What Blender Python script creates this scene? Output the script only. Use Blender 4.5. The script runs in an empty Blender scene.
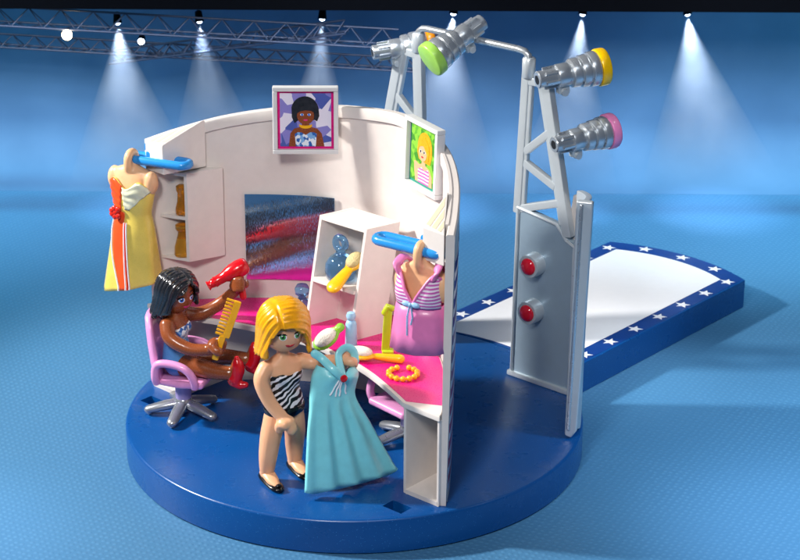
import bpy, bmesh, math, random
from mathutils import Vector, Matrix
random.seed(7)
S = bpy.context.scene
C = S.collection
V = Vector
R = math.radians
pi = math.pi
S.unit_settings.scale_length = 0.01          # one unit is one centimetre

# ------------------------------------------------------------------ materials
def lin(h):
    h = h.lstrip('#')
    c = [int(h[i:i+2], 16) / 255 for i in (0, 2, 4)]
    return tuple(x / 12.92 if x <= .04045 else ((x + .055) / 1.055) ** 2.4 for x in c) + (1,)

class NT:
    def __init__(s, name):
        s.m = bpy.data.materials.new(name); s.m.use_nodes = True
        s.t = s.m.node_tree; s.b = s.t.nodes['Principled BSDF']; s.out = s.t.nodes['Material Output']
    def n(s, typ, **kw):
        nd = s.t.nodes.new(typ)
        for k, v in kw.items():
            if k[0] == '_': setattr(nd, k[1:], v)
            else:
                key = int(k[1:]) if k[0] == 'i' and k[1:].isdigit() else k.replace('__', ' ')
                nd.inputs[key].default_value = v
        return nd
    def l(s, a, ao, b, bi): s.t.links.new(a.outputs[ao], b.inputs[bi])
    def set(s, **kw):
        for k, v in kw.items(): s.b.inputs[k.replace('__', ' ')].default_value = v
    def ramp(s, stops, interp='LINEAR'):
        r = s.t.nodes.new('ShaderNodeValToRGB'); cr = r.color_ramp; cr.interpolation = interp
        while len(cr.elements) < len(stops): cr.elements.new(.5)
        for e, (p, c) in zip(cr.elements, stops): e.position = p; e.color = c
        return r

def plastic(name, col, rough=.32, metal=0, rs=22., var=.06, bump=.02, scale=3., spec=.5, trans=0, sss=0, coat=0):
    n = NT(name); c = lin(col)
    tc = n.n('ShaderNodeTexCoord')
    no = n.n('ShaderNodeTexNoise', Scale=scale, Detail=5.); n.l(tc, 'Object', no, 'Vector')
    rp = n.ramp([(.3, tuple(x * (1 - var) for x in c[:3]) + (1,)), (.7, tuple(min(1, x * (1 + var)) for x in c[:3]) + (1,))])
    n.l(no, 'Fac', rp, 'Fac'); n.l(rp, 'Color', n.b, 'Base Color')
    n2 = n.n('ShaderNodeTexNoise', Scale=rs, Detail=3.); n.l(tc, 'Object', n2, 'Vector')
    mr = n.n('ShaderNodeMapRange', i3=rough * .8, i4=min(1, rough * 1.25)); n.l(n2, 'Fac', mr, 'Value'); n.l(mr, 'Result', n.b, 'Roughness')
    bp = n.n('ShaderNodeBump', Strength=bump * 3, Distance=.03); n.l(n2, 'Fac', bp, 'Height'); n.l(bp, 'Normal', n.b, 'Normal')
    n.set(Metallic=metal, IOR=1.48)
    n.b.inputs['Specular IOR Level'].default_value = spec
    if trans: n.b.inputs['Transmission Weight'].default_value = trans
    if coat: n.b.inputs['Coat Weight'].default_value = coat
    if sss:
        n.b.inputs['Subsurface Weight'].default_value = sss
        n.b.inputs['Subsurface Radius'].default_value = (.25, .12, .08)
    return n.m

def speckled(name, col, rough, speck, dens=.045, scale=26.):
    n = NT(name); c = lin(col)
    tc = n.n('ShaderNodeTexCoord')
    v = n.n('ShaderNodeTexVoronoi', Scale=scale); n.l(tc, 'Object', v, 'Vector')
    wn = n.n('ShaderNodeTexWhiteNoise'); n.l(v, 'Position', wn, 'Vector')
    g = n.n('ShaderNodeMath', _operation='GREATER_THAN', i1=.93); n.l(wn, 'Value', g, 0)
    lt = n.n('ShaderNodeMath', _operation='LESS_THAN', i1=.30); n.l(v, 'Distance', lt, 0)
    mu = n.n('ShaderNodeMath', _operation='MULTIPLY'); n.l(g, 0, mu, 0); n.l(lt, 0, mu, 1)
    mx = n.n('ShaderNodeMix', _data_type='RGBA'); n.l(mu, 0, mx, 0)
    mx.inputs[6].default_value = c; mx.inputs[7].default_value = lin(speck)
    no = n.n('ShaderNodeTexNoise', Scale=1.2, Detail=6.); n.l(tc, 'Object', no, 'Vector')
    mr = n.n('ShaderNodeMapRange', i3=rough * .75, i4=rough * 1.3); n.l(no, 'Fac', mr, 'Value'); n.l(mr, 'Result', n.b, 'Roughness')
    n.l(mx, 2, n.b, 'Base Color')
    n3 = n.n('ShaderNodeTexNoise', Scale=40., Detail=2.); n.l(tc, 'Object', n3, 'Vector')
    bp = n.n('ShaderNodeBump', Strength=.05, Distance=.02); n.l(n3, 'Fac', bp, 'Height'); n.l(bp, 'Normal', n.b, 'Normal')
    return n.m

def emis(name, col, st):
    n = NT(name); n.set(Base__Color=lin(col)); n.b.inputs['Emission Color'].default_value = lin(col); n.b.inputs['Emission Strength'].default_value = st
    return n.m

M = {}
M['white'] = plastic('white_plastic', '#e0d8d2', .36, var=.025)
M['cream'] = plastic('cream_bounce_plastic', '#ddd0b4', .4, var=.03)  # colour of the slots; also warm bounce painted on the cabinet back
M['disc'] = speckled('blue_speckled_plastic', '#064a8e', .28, '#3c82c8')
M['navy'] = plastic('navy_print', '#123c86', .3)
M['starw'] = plastic('white_print', '#f4f6fa', .35, var=.01)
M['chrome'] = plastic('chrome_plastic', '#c6ccd1', .27, rs=1.5, metal=.7, var=.02, bump=0, scale=3)
M['silver'] = plastic('silver_plastic', '#ccd4d9', .3, rs=1.5, metal=.4, var=.02, bump=0, scale=2)
M['silverp'] = plastic('silver_panel', '#9db2c2', .34, rs=1.5, metal=.35, var=.03, bump=0, scale=2)
M['hole_shade'] = plastic('dark_hole', '#101216', .5)  # near black, painted shade for the spotlight tails
M['pinktop'] = plastic('magenta_sheet', '#e0137f', .28, var=.04)
M['chairpink'] = plastic('pink_plastic', '#e79bd0', .28, coat=.2)
M['star_leg'] = plastic('chair_metal', '#a7acb4', .28, rs=2., metal=.7)
M['stem'] = plastic('lilac_stem', '#9b8fc6', .3)
M['blue'] = plastic('blue_plastic', '#2f93df', .25, coat=.2)
M['skinl'] = plastic('pale_skin', '#eeb48a', .34, var=.03, sss=.12)
M['skind'] = plastic('brown_skin', '#8c4a28', .26, var=.05, sss=.05, coat=.15)
M['peach'] = plastic('peach_plastic', '#efbb8e', .36, sss=.1)
M['blond'] = plastic('yellow_hair', '#f4a912', .28, var=.12, scale=5, coat=.2)
M['darkhair'] = plastic('dark_hair', '#2a2b30', .17, var=.3, scale=5, coat=.7)
M['black'] = plastic('black_plastic', '#0c0c10', .2, coat=.3)
M['red'] = plastic('red_plastic', '#d0101c', .2, coat=.3)
M['yellow'] = plastic('yellow_plastic', '#f5b514', .28, coat=.2)
M['lens_y'] = plastic('yellow_lens', '#ffc800', .25, coat=.2)
M['lens_o'] = plastic('orange_lens', '#ff9a10', .25)
M['lens_p'] = plastic('pink_lens', '#f48fc6', .25, coat=.2)
M['lens_g'] = plastic('green_lens', '#a3d95c', .3)
M['green'] = plastic('green_plastic', '#8cc63f', .3)
M['lime'] = plastic('lime_plastic', '#b5c622', .3)
M['bristle'] = plastic('white_bristle', '#f1efe2', .6, bump=.5)
M['tan'] = plastic('tan_bristle', '#d9c48c', .6, bump=.5)
M['teal'] = plastic('teal_dress', '#88dfe6', .33, var=.05, coat=.1, bump=.05)
M['pinkdress'] = plastic('pink_dress', '#e87fb8', .33, coat=.1)
M['ydress'] = plastic('yellow_dress', '#e9cf62', .28, var=.1, scale=1.5, coat=.2)
M['orange'] = plastic('orange_dress', '#ef5526', .3, var=.12, scale=2)
M['redp'] = plastic('red_flower', '#dd2a1c', .3)
M['satin'] = plastic('satin_grey', '#dcdcc0', .25, var=.2, scale=3)
M['ltblue'] = plastic('light_blue', '#9cc8ea', .3)
M['amber'] = plastic('amber_plastic', '#f2b23c', .15, trans=.8)
M['cblue'] = plastic('clear_blue', '#93ccff', .05, trans=.92, bump=0)
M['lred'] = plastic('red_lens', '#e0122e', .12, coat=.5)
M['eyew'] = plastic('eye_white', '#f8f8f8', .3)
M['irisb'] = plastic('blue_iris', '#2f74d8', .3)
M['irisg'] = plastic('green_iris', '#3f9a3a', .3)
M['lip'] = plastic('red_lip', '#c8172f', .3)
M['lipp'] = plastic('pink_lip', '#d83a86', .3)
M['frame'] = plastic('frame_plastic', '#dcdcdc', .32, var=.02)
M['truss'] = plastic('truss_metal', '#2e3c56', .45, metal=.3)

def zebra():
    n = NT('zebra_print'); tc = n.n('ShaderNodeTexCoord')
    mp = n.n('ShaderNodeMapping'); mp.inputs['Rotation'].default_value = (.3, .6, .4); n.l(tc, 'Object', mp, 'Vector')
    w = n.n('ShaderNodeTexWave', Scale=1.7, Distortion=8., Detail=1.8); w.inputs['Detail Scale'].default_value = 1.1
    w.bands_direction = 'Z'; n.l(mp, 'Vector', w, 'Vector')
    rp = n.ramp([(.56, lin('#0b0b0e')), (.62, lin('#eceaf0'))]); n.l(w, 'Fac', rp, 'Fac'); n.l(rp, 'Color', n.b, 'Base Color')
    n.set(Roughness=.28); return n.m
M['zebra'] = zebra()
def spotty(name, c1, c2, c3, scale):
    n = NT(name); tc = n.n('ShaderNodeTexCoord')
    v = n.n('ShaderNodeTexVoronoi', Scale=scale); n.l(tc, 'Object', v, 'Vector')
    sp = n.n('ShaderNodeSeparateColor'); n.l(v, 'Color', sp, 'Color')
    rp = n.ramp([(0, lin(c1)), (.42, lin(c2)), (.74, lin(c3))], 'CONSTANT'); n.l(sp, 'Red', rp, 'Fac'); n.l(rp, 'Color', n.b, 'Base Color')
    n.set(Roughness=.3); return n.m
M['bluepat'] = spotty('blue_white_print', '#e9f0fa', '#2c63b4', '#7fb0e6', 9)
M['backp1'] = spotty('pebble_backdrop', '#e8e4f4', '#8a84cc', '#4f5fae', 2.6)
M['backp2'] = spotty('meadow_backdrop', '#5fae30', '#86c83c', '#3f8f2a', 5)
M['suitblue'] = plastic('blue_suit', '#5a9fe0', .28)
def stripes(name, c1, c2, sc):
    n = NT(name); tc = n.n('ShaderNodeTexCoord')
    w = n.n('ShaderNodeTexWave', Scale=sc, Distortion=1.0); w.bands_direction = 'Z'; n.l(tc, 'Object', w, 'Vector')
    rp = n.ramp([(.45, lin(c1)), (.55, lin(c2))]); n.l(w, 'Fac', rp, 'Fac'); n.l(rp, 'Color', n.b, 'Base Color'); n.set(Roughness=.32); return n.m
M['pinkstripe'] = stripes('pink_white_stripes', '#cf5fb4', '#f6e8f4', 2.6)
def outer_sticker():
    n = NT('star_sticker'); tc = n.n('ShaderNodeTexCoord')
    sx = n.n('ShaderNodeSeparateXYZ'); n.l(tc, 'Object', sx, 'Vector')
    mr = n.n('ShaderNodeMapRange', i1=1., i2=7.5); n.l(sx, 'Z', mr, 'Value')
    rp = n.ramp([(0, lin('#d0123c')), (.55, lin('#a0207a')), (1, lin('#1d3f96'))]); n.l(mr, 'Result', rp, 'Fac')
    w = n.n('ShaderNodeMath', _operation='FRACT'); m2 = n.n('ShaderNodeMath', _operation='MULTIPLY', i1=1.55); n.l(sx, 'Z', m2, 0); n.l(m2, 0, w, 0)
    g = n.n('ShaderNodeMath', _operation='GREATER_THAN', i1=.55); n.l(w, 0, g, 0)
    mx = n.n('ShaderNodeMix', _data_type='RGBA'); n.l(g, 0, mx, 0); n.l(rp, 'Color', mx, 6); mx.inputs[7].default_value = lin('#f0eaf2')
    n.l(mx, 2, n.b, 'Base Color'); n.set(Roughness=.3); return n.m
M['sticker'] = outer_sticker()
def mirror():       # prismatic foil: fine vertical ribs tilt the reflection sideways and fray it
    n = NT('mirror_foil'); tc = n.n('ShaderNodeTexCoord'); ge = n.n('ShaderNodeNewGeometry')
    mp = n.n('ShaderNodeMapping'); mp.inputs['Scale'].default_value = (36, 36, 9); n.l(tc, 'Object', mp, 'Vector')
    no = n.n('ShaderNodeTexNoise', Scale=1.0, Detail=2.); n.l(mp, 'Vector', no, 'Vector')
    sb = n.n('ShaderNodeVectorMath', _operation='SUBTRACT'); sb.inputs[1].default_value = (.5, .5, .5); n.l(no, 'Color', sb, 0)
    ml = n.n('ShaderNodeVectorMath', _operation='MULTIPLY'); ml.inputs[1].default_value = (.5, 0, .03); n.l(sb, 0, ml, 0)
    ad = n.n('ShaderNodeVectorMath', _operation='ADD'); ad.inputs[1].default_value = (-.29, 0, 0); n.l(ml, 0, ad, 0)
    a2 = n.n('ShaderNodeVectorMath', _operation='ADD'); n.l(ge, 'Normal', a2, 0); n.l(ad, 0, a2, 1)
    nz = n.n('ShaderNodeVectorMath', _operation='NORMALIZE'); n.l(a2, 0, nz, 0); n.l(nz, 0, n.b, 'Normal')
    n.set(Base__Color=(.66, .82, 1, 1), Metallic=1., Roughness=.13, Anisotropic=.9)
    tg = n.n('ShaderNodeTangent', _direction_type='RADIAL', _axis='Z'); n.l(tg, 'Tangent', n.b, 'Tangent'); return n.m
M['mirror'] = mirror()
def floor_mat():
    n = NT('dimpled_blue_floor'); tc = n.n('ShaderNodeTexCoord')
    mp = n.n('ShaderNodeMapping'); mp.inputs['Rotation'].default_value = (0, 0, .5); n.l(tc, 'Object', mp, 'Vector')
    v = n.n('ShaderNodeTexVoronoi', Scale=4.0, Randomness=.25); v.voronoi_dimensions = '2D'; n.l(mp, 'Vector', v, 'Vector')
    mr = n.n('ShaderNodeMapRange', i1=.1, i2=.38, i3=1., i4=0.); n.l(v, 'Distance', mr, 'Value')
    no = n.n('ShaderNodeTexNoise', Scale=.35, Detail=5.); n.l(tc, 'Object', no, 'Vector')
    mm = n.n('ShaderNodeMapRange', i1=.3, i2=.7, i3=.25, i4=1.); n.l(no, 'Fac', mm, 'Value')
    mu = n.n('ShaderNodeMath', _operation='MULTIPLY'); n.l(mr, 'Result', mu, 0); n.l(mm, 'Result', mu, 1)
    mx = n.n('ShaderNodeMix', _data_type='RGBA'); n.l(mu, 0, mx, 0)
    mx.inputs[6].default_value = lin('#41769f'); mx.inputs[7].default_value = lin('#4c82aa')
    n.l(mx, 2, n.b, 'Base Color')
    bp = n.n('ShaderNodeBump', Strength=.22, Distance=.06); n.l(mr, 'Result', bp, 'Height'); n.l(bp, 'Normal', n.b, 'Normal')
    n.set(Roughness=.5); return n.m
M['floor'] = floor_mat()
def wall_mat():
    n = NT('blue_backcloth'); tc = n.n('ShaderNodeTexCoord')
    no = n.n('ShaderNodeTexNoise', Scale=.16, Detail=6.); n.l(tc, 'Object', no, 'Vector')
    rp = n.ramp([(.35, lin('#44719a')), (.65, lin('#5280aa'))]); n.l(no, 'Fac', rp, 'Fac'); n.l(rp, 'Color', n.b, 'Base Color'); n.set(Roughness=.8); return n.m
M['back'] = wall_mat()
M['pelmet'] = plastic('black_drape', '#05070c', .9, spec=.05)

# ------------------------------------------------------------------ mesh helpers
MAT = {}
def thing(name, label, cat, loc=(0, 0, 0), rot=0, group=None):
    o = bpy.data.objects.new(name, None); C.objects.link(o)
    o.location = loc; o.rotation_euler = (0, 0, rot); o['label'] = label; o['category'] = cat
    o.empty_display_size = .3
    if group: o['group'] = group
    MAT[o] = Matrix.Translation(loc) @ Matrix.Rotation(rot, 4, 'Z')
    return o
def tag(o, label, cat, group=None):
    o['label'] = label; o['category'] = cat
    if group: o['group'] = group
    return o
def mk(name, bm, mat, parent=None, local=False, smooth=40, bevel=0, seg=2, solid=0, wn=False, sub=0):
    bmesh.ops.remove_doubles(bm, verts=bm.verts, dist=1e-5)
    bmesh.ops.recalc_face_normals(bm, faces=bm.faces)
    if bevel:
        ed = [e for e in bm.edges if len(e.link_faces) == 2 and e.calc_face_angle(0) > R(35)]
        bmesh.ops.bevel(bm, geom=ed, offset=bevel, segments=seg, affect='EDGES', profile=.5, clamp_overlap=True)
    if parent is not None and not local: bm.transform(MAT[parent].inverted())
    me = bpy.data.meshes.new(name); bm.to_mesh(me); bm.free()
    for p in me.polygons: p.use_smooth = True
    me.set_sharp_from_angle(angle=R(smooth))
    o = bpy.data.objects.new(name, me); C.objects.link(o); me.materials.append(M[mat] if isinstance(mat, str) else mat)
    if parent is not None: o.parent = parent; MAT[o] = MAT[parent]
    if solid:
        m = o.modifiers.new('thickness', 'SOLIDIFY'); m.thickness = abs(solid); m.offset = -1 if solid > 0 else 1
    if sub: m = o.modifiers.new('sub', 'SUBSURF'); m.levels = m.render_levels = sub
    if bevel or wn:
        m = o.modifiers.new('wn', 'WEIGHTED_NORMAL'); m.keep_sharp = True
    return o
def struct(name, bm, mat, **k):
    o = mk(name, bm, mat, **k); o['kind'] = 'structure'; return o

def hexa(bm, O, U, Vv, W, a=(0, 1), b=(0, 1), c=(0, 1)):
    O, U, Vv, W = V(O), V(U), V(Vv), V(W); vs = {}
    for i in (0, 1):
        for j in (0, 1):
            for k in (0, 1): vs[i, j, k] = bm.verts.new(O + U * a[i] + Vv * b[j] + W * c[k])
    for q in (((0,0,0),(0,1,0),(1,1,0),(1,0,0)), ((0,0,1),(1,0,1),(1,1,1),(0,1,1)), ((0,0,0),(1,0,0),(1,0,1),(0,0,1)),
              ((1,0,0),(1,1,0),(1,1,1),(1,0,1)), ((1,1,0),(0,1,0),(0,1,1),(1,1,1)), ((0,1,0),(0,0,0),(0,0,1),(0,1,1))):
        bm.faces.new([vs[x] for x in q])
def box(bm, c, s, ux=(1, 0, 0), uy=(0, 1, 0), uz=(0, 0, 1)):
    ux, uy, uz = V(ux).normalized() * s[0], V(uy).normalized() * s[1], V(uz).normalized() * s[2]
    hexa(bm, V(c) - ux / 2 - uy / 2 - uz / 2, ux, uy, uz)
def prism(bm, pts, z0, z1):
    n = len(pts)
    zt = z1 if isinstance(z1, (list, tuple)) else [z1] * n
    zb = z0 if isinstance(z0, (list, tuple)) else [z0] * n
    a = [bm.verts.new((p[0], p[1], zb[i])) for i, p in enumerate(pts)]
    b = [bm.verts.new((p[0], p[1], zt[i])) for i, p in enumerate(pts)]
    bm.faces.new(a[::-1]); bm.faces.new(b)
    for i in range(n): bm.faces.new((a[i], a[(i + 1) % n], b[(i + 1) % n], b[i]))
def frame_from(z, hint=(0, 0, 1)):
    z = V(z).normalized(); h = V(hint)
    if abs(z.dot(h.normalized())) > .97: h = V((1, 0, 0))
    x = h.cross(z).normalized(); y = z.cross(x)
    return x, y, z
def rings_to(bm, rings, cap=True, closed=False):
    vs = [[bm.verts.new(p) for p in r] for r in rings]; n = len(vs[0]); m = len(vs)
    for i in range(m if closed else m - 1):
        a, b = vs[i], vs[(i + 1) % m]
        for j in range(n): bm.faces.new((a[j], a[(j + 1) % n], b[(j + 1) % n], b[j]))
    if cap and not closed:
        bm.faces.new(vs[0][::-1]); bm.faces.new(vs[-1])
def tube(bm, pts, r, n=12, closed=False, cap=True, flat=1., up=None, round_end=False):
    pts = [V(p) for p in pts]; m = len(pts)
    rr = list(r) if isinstance(r, (list, tuple)) else [r] * m
    tang = []
    for i in range(m):
        if closed: t = pts[(i + 1) % m] - pts[i - 1]
        else: t = pts[min(i + 1, m - 1)] - pts[max(i - 1, 0)]
        tang.append(t.normalized())
    if round_end and not closed:
        e0 = []; 
        for k, (idx, sg) in enumerate(((0, -1), (m - 1, 1))):
            for f in (.5, .85, .98): e0.append((k, pts[idx] + tang[idx] * sg * rr[idx] * math.sqrt(1 - (1 - f) ** 2) * .0 + tang[idx] * sg * rr[idx] * f * .9, rr[idx] * math.sqrt(max(.02, 1 - f * f)), tang[idx]))
        pre = [x for x in e0 if x[0] == 0][::-1]; post = [x for x in e0 if x[0] == 1]
        pts = [x[1] for x in pre] + pts + [x[1] for x in post]; rr = [x[2] for x in pre] + rr + [x[2] for x in post]
        tang = [x[3] for x in pre] + tang + [x[3] for x in post]; m = len(pts)
    if up is None:
        x, y, _ = frame_from(tang[0])
    else: x, y, _ = frame_from(tang[0], up)
    rings = []
    for i in range(m):
        t = tang[i]
        if up is not None: x = V(up).cross(t).normalized()
        else: x = (x - t * x.dot(t)).normalized()
        y = t.cross(x)
        rings.append([pts[i] + (x * math.cos(2 * pi * k / n) + y * math.sin(2 * pi * k / n) * flat) * rr[i] for k in range(n)])
    rings_to(bm, rings, cap, closed)
def lathe(bm, prof, O=(0, 0, 0), ax=(0, 0, 1), n=32, sx=1., sy=1., hint=(0, 0, 1)):
    x, y, z = frame_from(ax, hint); O = V(O)
    rings = [[O + z * h + (x * math.cos(2 * pi * k / n) * sx + y * math.sin(2 * pi * k / n) * sy) * max(r, 1e-4) for k in range(n)] for r, h in prof]
    rings_to(bm, rings)
def ell(bm, c, rx, ry, rz, M3=None, u=20, v=12):
    res = bmesh.ops.create_uvsphere(bm, u_segments=u, v_segments=v, radius=1)
    m = Matrix.Translation(c) @ (M3.to_4x4() if M3 else Matrix()) @ Matrix.Diagonal((rx, ry, rz, 1))
    bmesh.ops.transform(bm, matrix=m, verts=res['verts'])
def loft(bm, secs, n=28, th0=None, th1=None, off=0, cap=True, ripple=None):
    """secs: (cx, cy, z, rx, ry[, tilt]) ellipses; th range makes an open strip (0 = facing -Y)."""
    out = []
    for s in secs:
        cx, cy, z, rx, ry = s[:5]; tl = s[5] if len(s) > 5 else 0
        row = []
        cnt = n if th0 is None else n + 1
        for k in range(cnt):
            a = 2 * pi * k / n if th0 is None else th0 + (th1 - th0) * k / n
            q = 1 + (ripple(a, z) if ripple else 0)
            px, py = math.sin(a) * (rx + off) * q, -math.cos(a) * (ry + off) * q
            row.append(V((cx + px, cy + py, z + tl * px)))
        out.append(row)
    if th0 is None: rings_to(bm, out, cap)
    else:
        vs = [[bm.verts.new(p) for p in r] for r in out]
        for i in range(len(vs) - 1):
            for j in range(n): bm.faces.new((vs[i][j], vs[i][j + 1], vs[i + 1][j + 1], vs[i + 1][j]))
def smst(a, b, x):
    t = max(0, min(1, (x - a) / (b - a))); return t * t * (3 - 2 * t)
def catmull(pts, k=6):
    pts = [V(p) for p in pts]; out = []
    P = [pts[0] * 2 - pts[1]] + pts + [pts[-1] * 2 - pts[-2]]
    for i in range(1, len(P) - 2):
        for j in range(k):
            t = j / k; a, b, c, d = P[i - 1], P[i], P[i + 1], P[i + 2]
            out.append(.5 * ((2 * b) + (c - a) * t + (2 * a - 5 * b + 4 * c - d) * t * t + (3 * b - a - 3 * c + d) * t ** 3))
    out.append(pts[-1]); return out
def fuse(name, bm, mat, parent, voxel=.045, it=4, fac=.5):
    me = bpy.data.meshes.new('t'); bmesh.ops.recalc_face_normals(bm, faces=bm.faces); bm.to_mesh(me); bm.free()
    o = bpy.data.objects.new('t', me); C.objects.link(o)
    m = o.modifiers.new('r', 'REMESH'); m.mode = 'VOXEL'; m.voxel_size = voxel
    s = o.modifiers.new('s', 'SMOOTH'); s.factor = fac; s.iterations = it
    dg = bpy.context.evaluated_depsgraph_get(); dg.update()
    me2 = bpy.data.meshes.new_from_object(o.evaluated_get(dg))
    bpy.data.objects.remove(o); me2.name = name
    for p in me2.polygons: p.use_smooth = True
    me2.materials.clear(); me2.materials.append(M[mat])
    r = bpy.data.objects.new(name, me2); C.objects.link(r); r.parent = parent; MAT[r] = MAT[parent]
    return r

# ------------------------------------------------------------------ camera
cam = bpy.data.cameras.new('camera'); co = bpy.data.objects.new('camera', cam); C.objects.link(co)
cam.sensor_width = 36; cam.lens = 90; cam.clip_start = 1; cam.clip_end = 500
pt, rl = .378, .005
fw = V((0, math.cos(pt), -math.sin(pt))); r0 = V((1, 0, 0)); u0 = r0.cross(fw)
rv = r0 * math.cos(rl) + u0 * math.sin(rl); uv = -r0 * math.sin(rl) + u0 * math.cos(rl)
co.matrix_world = Matrix(((rv.x, uv.x, -fw.x, 1.659), (rv.y, uv.y, -fw.y, -67.624), (rv.z, uv.z, -fw.z, 32.146), (0, 0, 0, 1)))
S.camera = co
cam.dof.use_dof = True; cam.dof.focus_distance = 71; cam.dof.aperture_fstop = .55

# ------------------------------------------------------------------ setting
DT = 1.295
bm = bmesh.new(); box(bm, (0, -12.5, -DT - .25), (140, 89, .5)); struct('floor', bm, 'floor')
bm = bmesh.new()
prof = [(28.6, -DT + .012)] + [(28.8 + 3 * math.sin(a), -DT + .012 + 3 - 3 * math.cos(a)) for a in [i * pi / 40 for i in range(1, 21)]] + [(31.8, 26), (32.4, 26), (32.4, -DT - .1), (28.6, -DT - .1)]
rings_to(bm, [[V((x, p[0], p[1])) for p in prof] for x in (-70, 70)]); struct('backdrop', bm, 'back')

# axis of the stage: D along the catwalk, N to its right
D = V((.655, .755, 0)).normalized(); N = V((D.y, -D.x, 0))
def P(al, pp, z): return D * al + N * pp + V((0, 0, z))
def refl(x, y): return (-.1045 * x + .9945 * y, .9945 * x + .1045 * y)

# ---------------- round base
RB = 8.5
base = thing('round_stage', 'round glossy speckled blue plastic stage base under the dressing room', 'toy stage', (0, 0, -DT))
bm = bmesh.new()
lathe(bm, [(RB - .1, -DT), (RB, -DT + .06), (RB, -.10), (RB - .03, -.03), (RB - .10, 0)], n=160)
disc = mk('round_plate', bm, 'disc', base, smooth=50)
hb = bmesh.new()
def slot(cx, cy):
    hexa(hb, V((cx, cy, -.6)) - D * .28 - N * .42, D * .56, N * .84, (0, 0, 1.2))
slot(1.6, -7.5); slot(*refl(1.6, -7.5))
hm = bpy.data.meshes.new('h'); bmesh.ops.recalc_face_normals(hb, faces=hb.faces); hb.transform(MAT[base].inverted()); hb.to_mesh(hm); hb.free()
ho = bpy.data.objects.new('h', hm); C.objects.link(ho); ho.parent = base
bo = disc.modifiers.new('b', 'BOOLEAN'); bo.object = ho; bo.operation = 'DIFFERENCE'; bo.solver = 'EXACT'
dg = bpy.context.evaluated_depsgraph_get(); dg.update()
nm = bpy.data.meshes.new_from_object(disc.evaluated_get(dg)); disc.modifiers.clear(); disc.data = nm; nm.name = 'round_plate'
bpy.data.objects.remove(ho)

# ---------------- catwalk
cw = thing('catwalk', 'blue catwalk with white runway and star border running from the stage', 'catwalk', P(14, .1, -DT))
def walk(half, a_tip, bulge, r_in, z):
    pts = []
    c = .15
    a0 = math.asin(half / r_in)
    for i in range(13):
        a = -a0 + 2 * a0 * i / 12
        pts.append(P(r_in * math.cos(a), r_in * math.sin(a) + c, 0))
    Rr = (half * half + bulge * bulge) / (2 * bulge); b0 = math.asin(half / Rr)
    for i in range(17):
        b = b0 - 2 * b0 * i / 16
        pts.append(P(a_tip + Rr * math.cos(b) - (Rr - bulge), Rr * math.sin(b) + c, 0))
    return [(p.x, p.y) for p in pts]
bm = bmesh.new(); prism(bm, walk(3.62, 21.2, .85, 8.52, 0), -DT, -.002); mk('runway_block', bm, 'disc', cw, bevel=.05)
bm = bmesh.new(); prism(bm, walk(3.52, 21.12, .83, 8.56, 0), -.001, .006); mk('border_print', bm, 'navy', cw)
bm = bmesh.new(); prism(bm, walk(2.78, 20.5, .62, 8.62, 0), .003, .012); mk('white_runway', bm, 'starw', cw)
def star(p, r, rot):
    bm = bmesh.new(); pts = []
    for k in range(10):
        rr = r if k % 2 == 0 else r * .42
        pts.append((p.x + rr * math.cos(rot + k * pi / 5), p.y + rr * math.sin(rot + k * pi / 5)))
    prism(bm, pts, .004, .014); mk('star', bm, 'starw', cw)
for al in [9.95 + 1.75 * i for i in range(7)]:
    for s in (1, -1): star(P(al, .15 + s * 3.16, 0), .34, .86 + pi / 2)
for pp, al in ((-1.75, 21.4), (0.1, 21.62), (1.95, 21.4)): star(P(al, .1 + pp, 0), .34, .86 + pi / 2)

# ---------------- dressing-room wall
half = [(3.05, -7.4), (3.20, -6.2), (3.27, -4.6), (3.12, -2.8), (2.75, -1.2)]
ctrl = half + [(2.15, .05)] + [(1.35, 1.15)]
ctrl = half + [(2.18, .0), (1.42, 1.2)]
other = [refl(x, y) for x, y in ctrl[:-1]][::-1]
inner = catmull([(x, y, 0) for x, y in ctrl + other], 7)
hts_half = [9.8, 10.15, 10.55, 10.85, 11.02, 11.15, 11.22]
hts = catmull([(h, 0, 0) for h in hts_half + hts_half[:-1][::-1]], 7)
TH = .20
nin = len(inner)
def outn(i):
    t = (inner[min(i + 1, nin - 1)] - inner[max(i - 1, 0)]).normalized()
    return V((-t.y, t.x, 0)) * -1
if outn(nin // 2).dot(D) < 0:
    _o = outn
    outn = lambda i: -_o(i)
dw = thing('dressing_room_wall', 'curved white dressing room wall with counter, cabinets and mirror on the round base', 'playset wall', (-1, -1, 0))
bm = bmesh.new(); rings = []
for i, p in enumerate(inner):
    o = outn(i); h = hts[i].x; ln = .018 * 0
    rings.append([p + V((0, 0, .0)), p + o * TH, p + o * (TH + .17) + V((0, 0, h - .05)), p + o * (TH + .12) + V((0, 0, h)), p + o * .12 + V((0, 0, h)), p + o * .07 + V((0, 0, h - .05))])
rings_to(bm, rings); mk('curved_wall', bm, 'white', dw, smooth=35)
# raised rim along the top, inside
bm = bmesh.new(); rings = []
for i in range(3, nin - 3):
    p, o, h = inner[i], outn(i), hts[i].x
    q = p + V((0, 0, h))
    rings.append([q + o * .06 + V((0, 0, -.42)), q + o * -.03 + V((0, 0, -.38)), q + o * -.03 + V((0, 0, -.02)), q + o * .0 + V((0, 0, .03)), q + o * .1 + V((0, 0, .03)), q + o * .12 + V((0, 0, -.1))])
rings_to(bm, rings); mk('top_rim', bm, 'white', dw, smooth=35)
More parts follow.
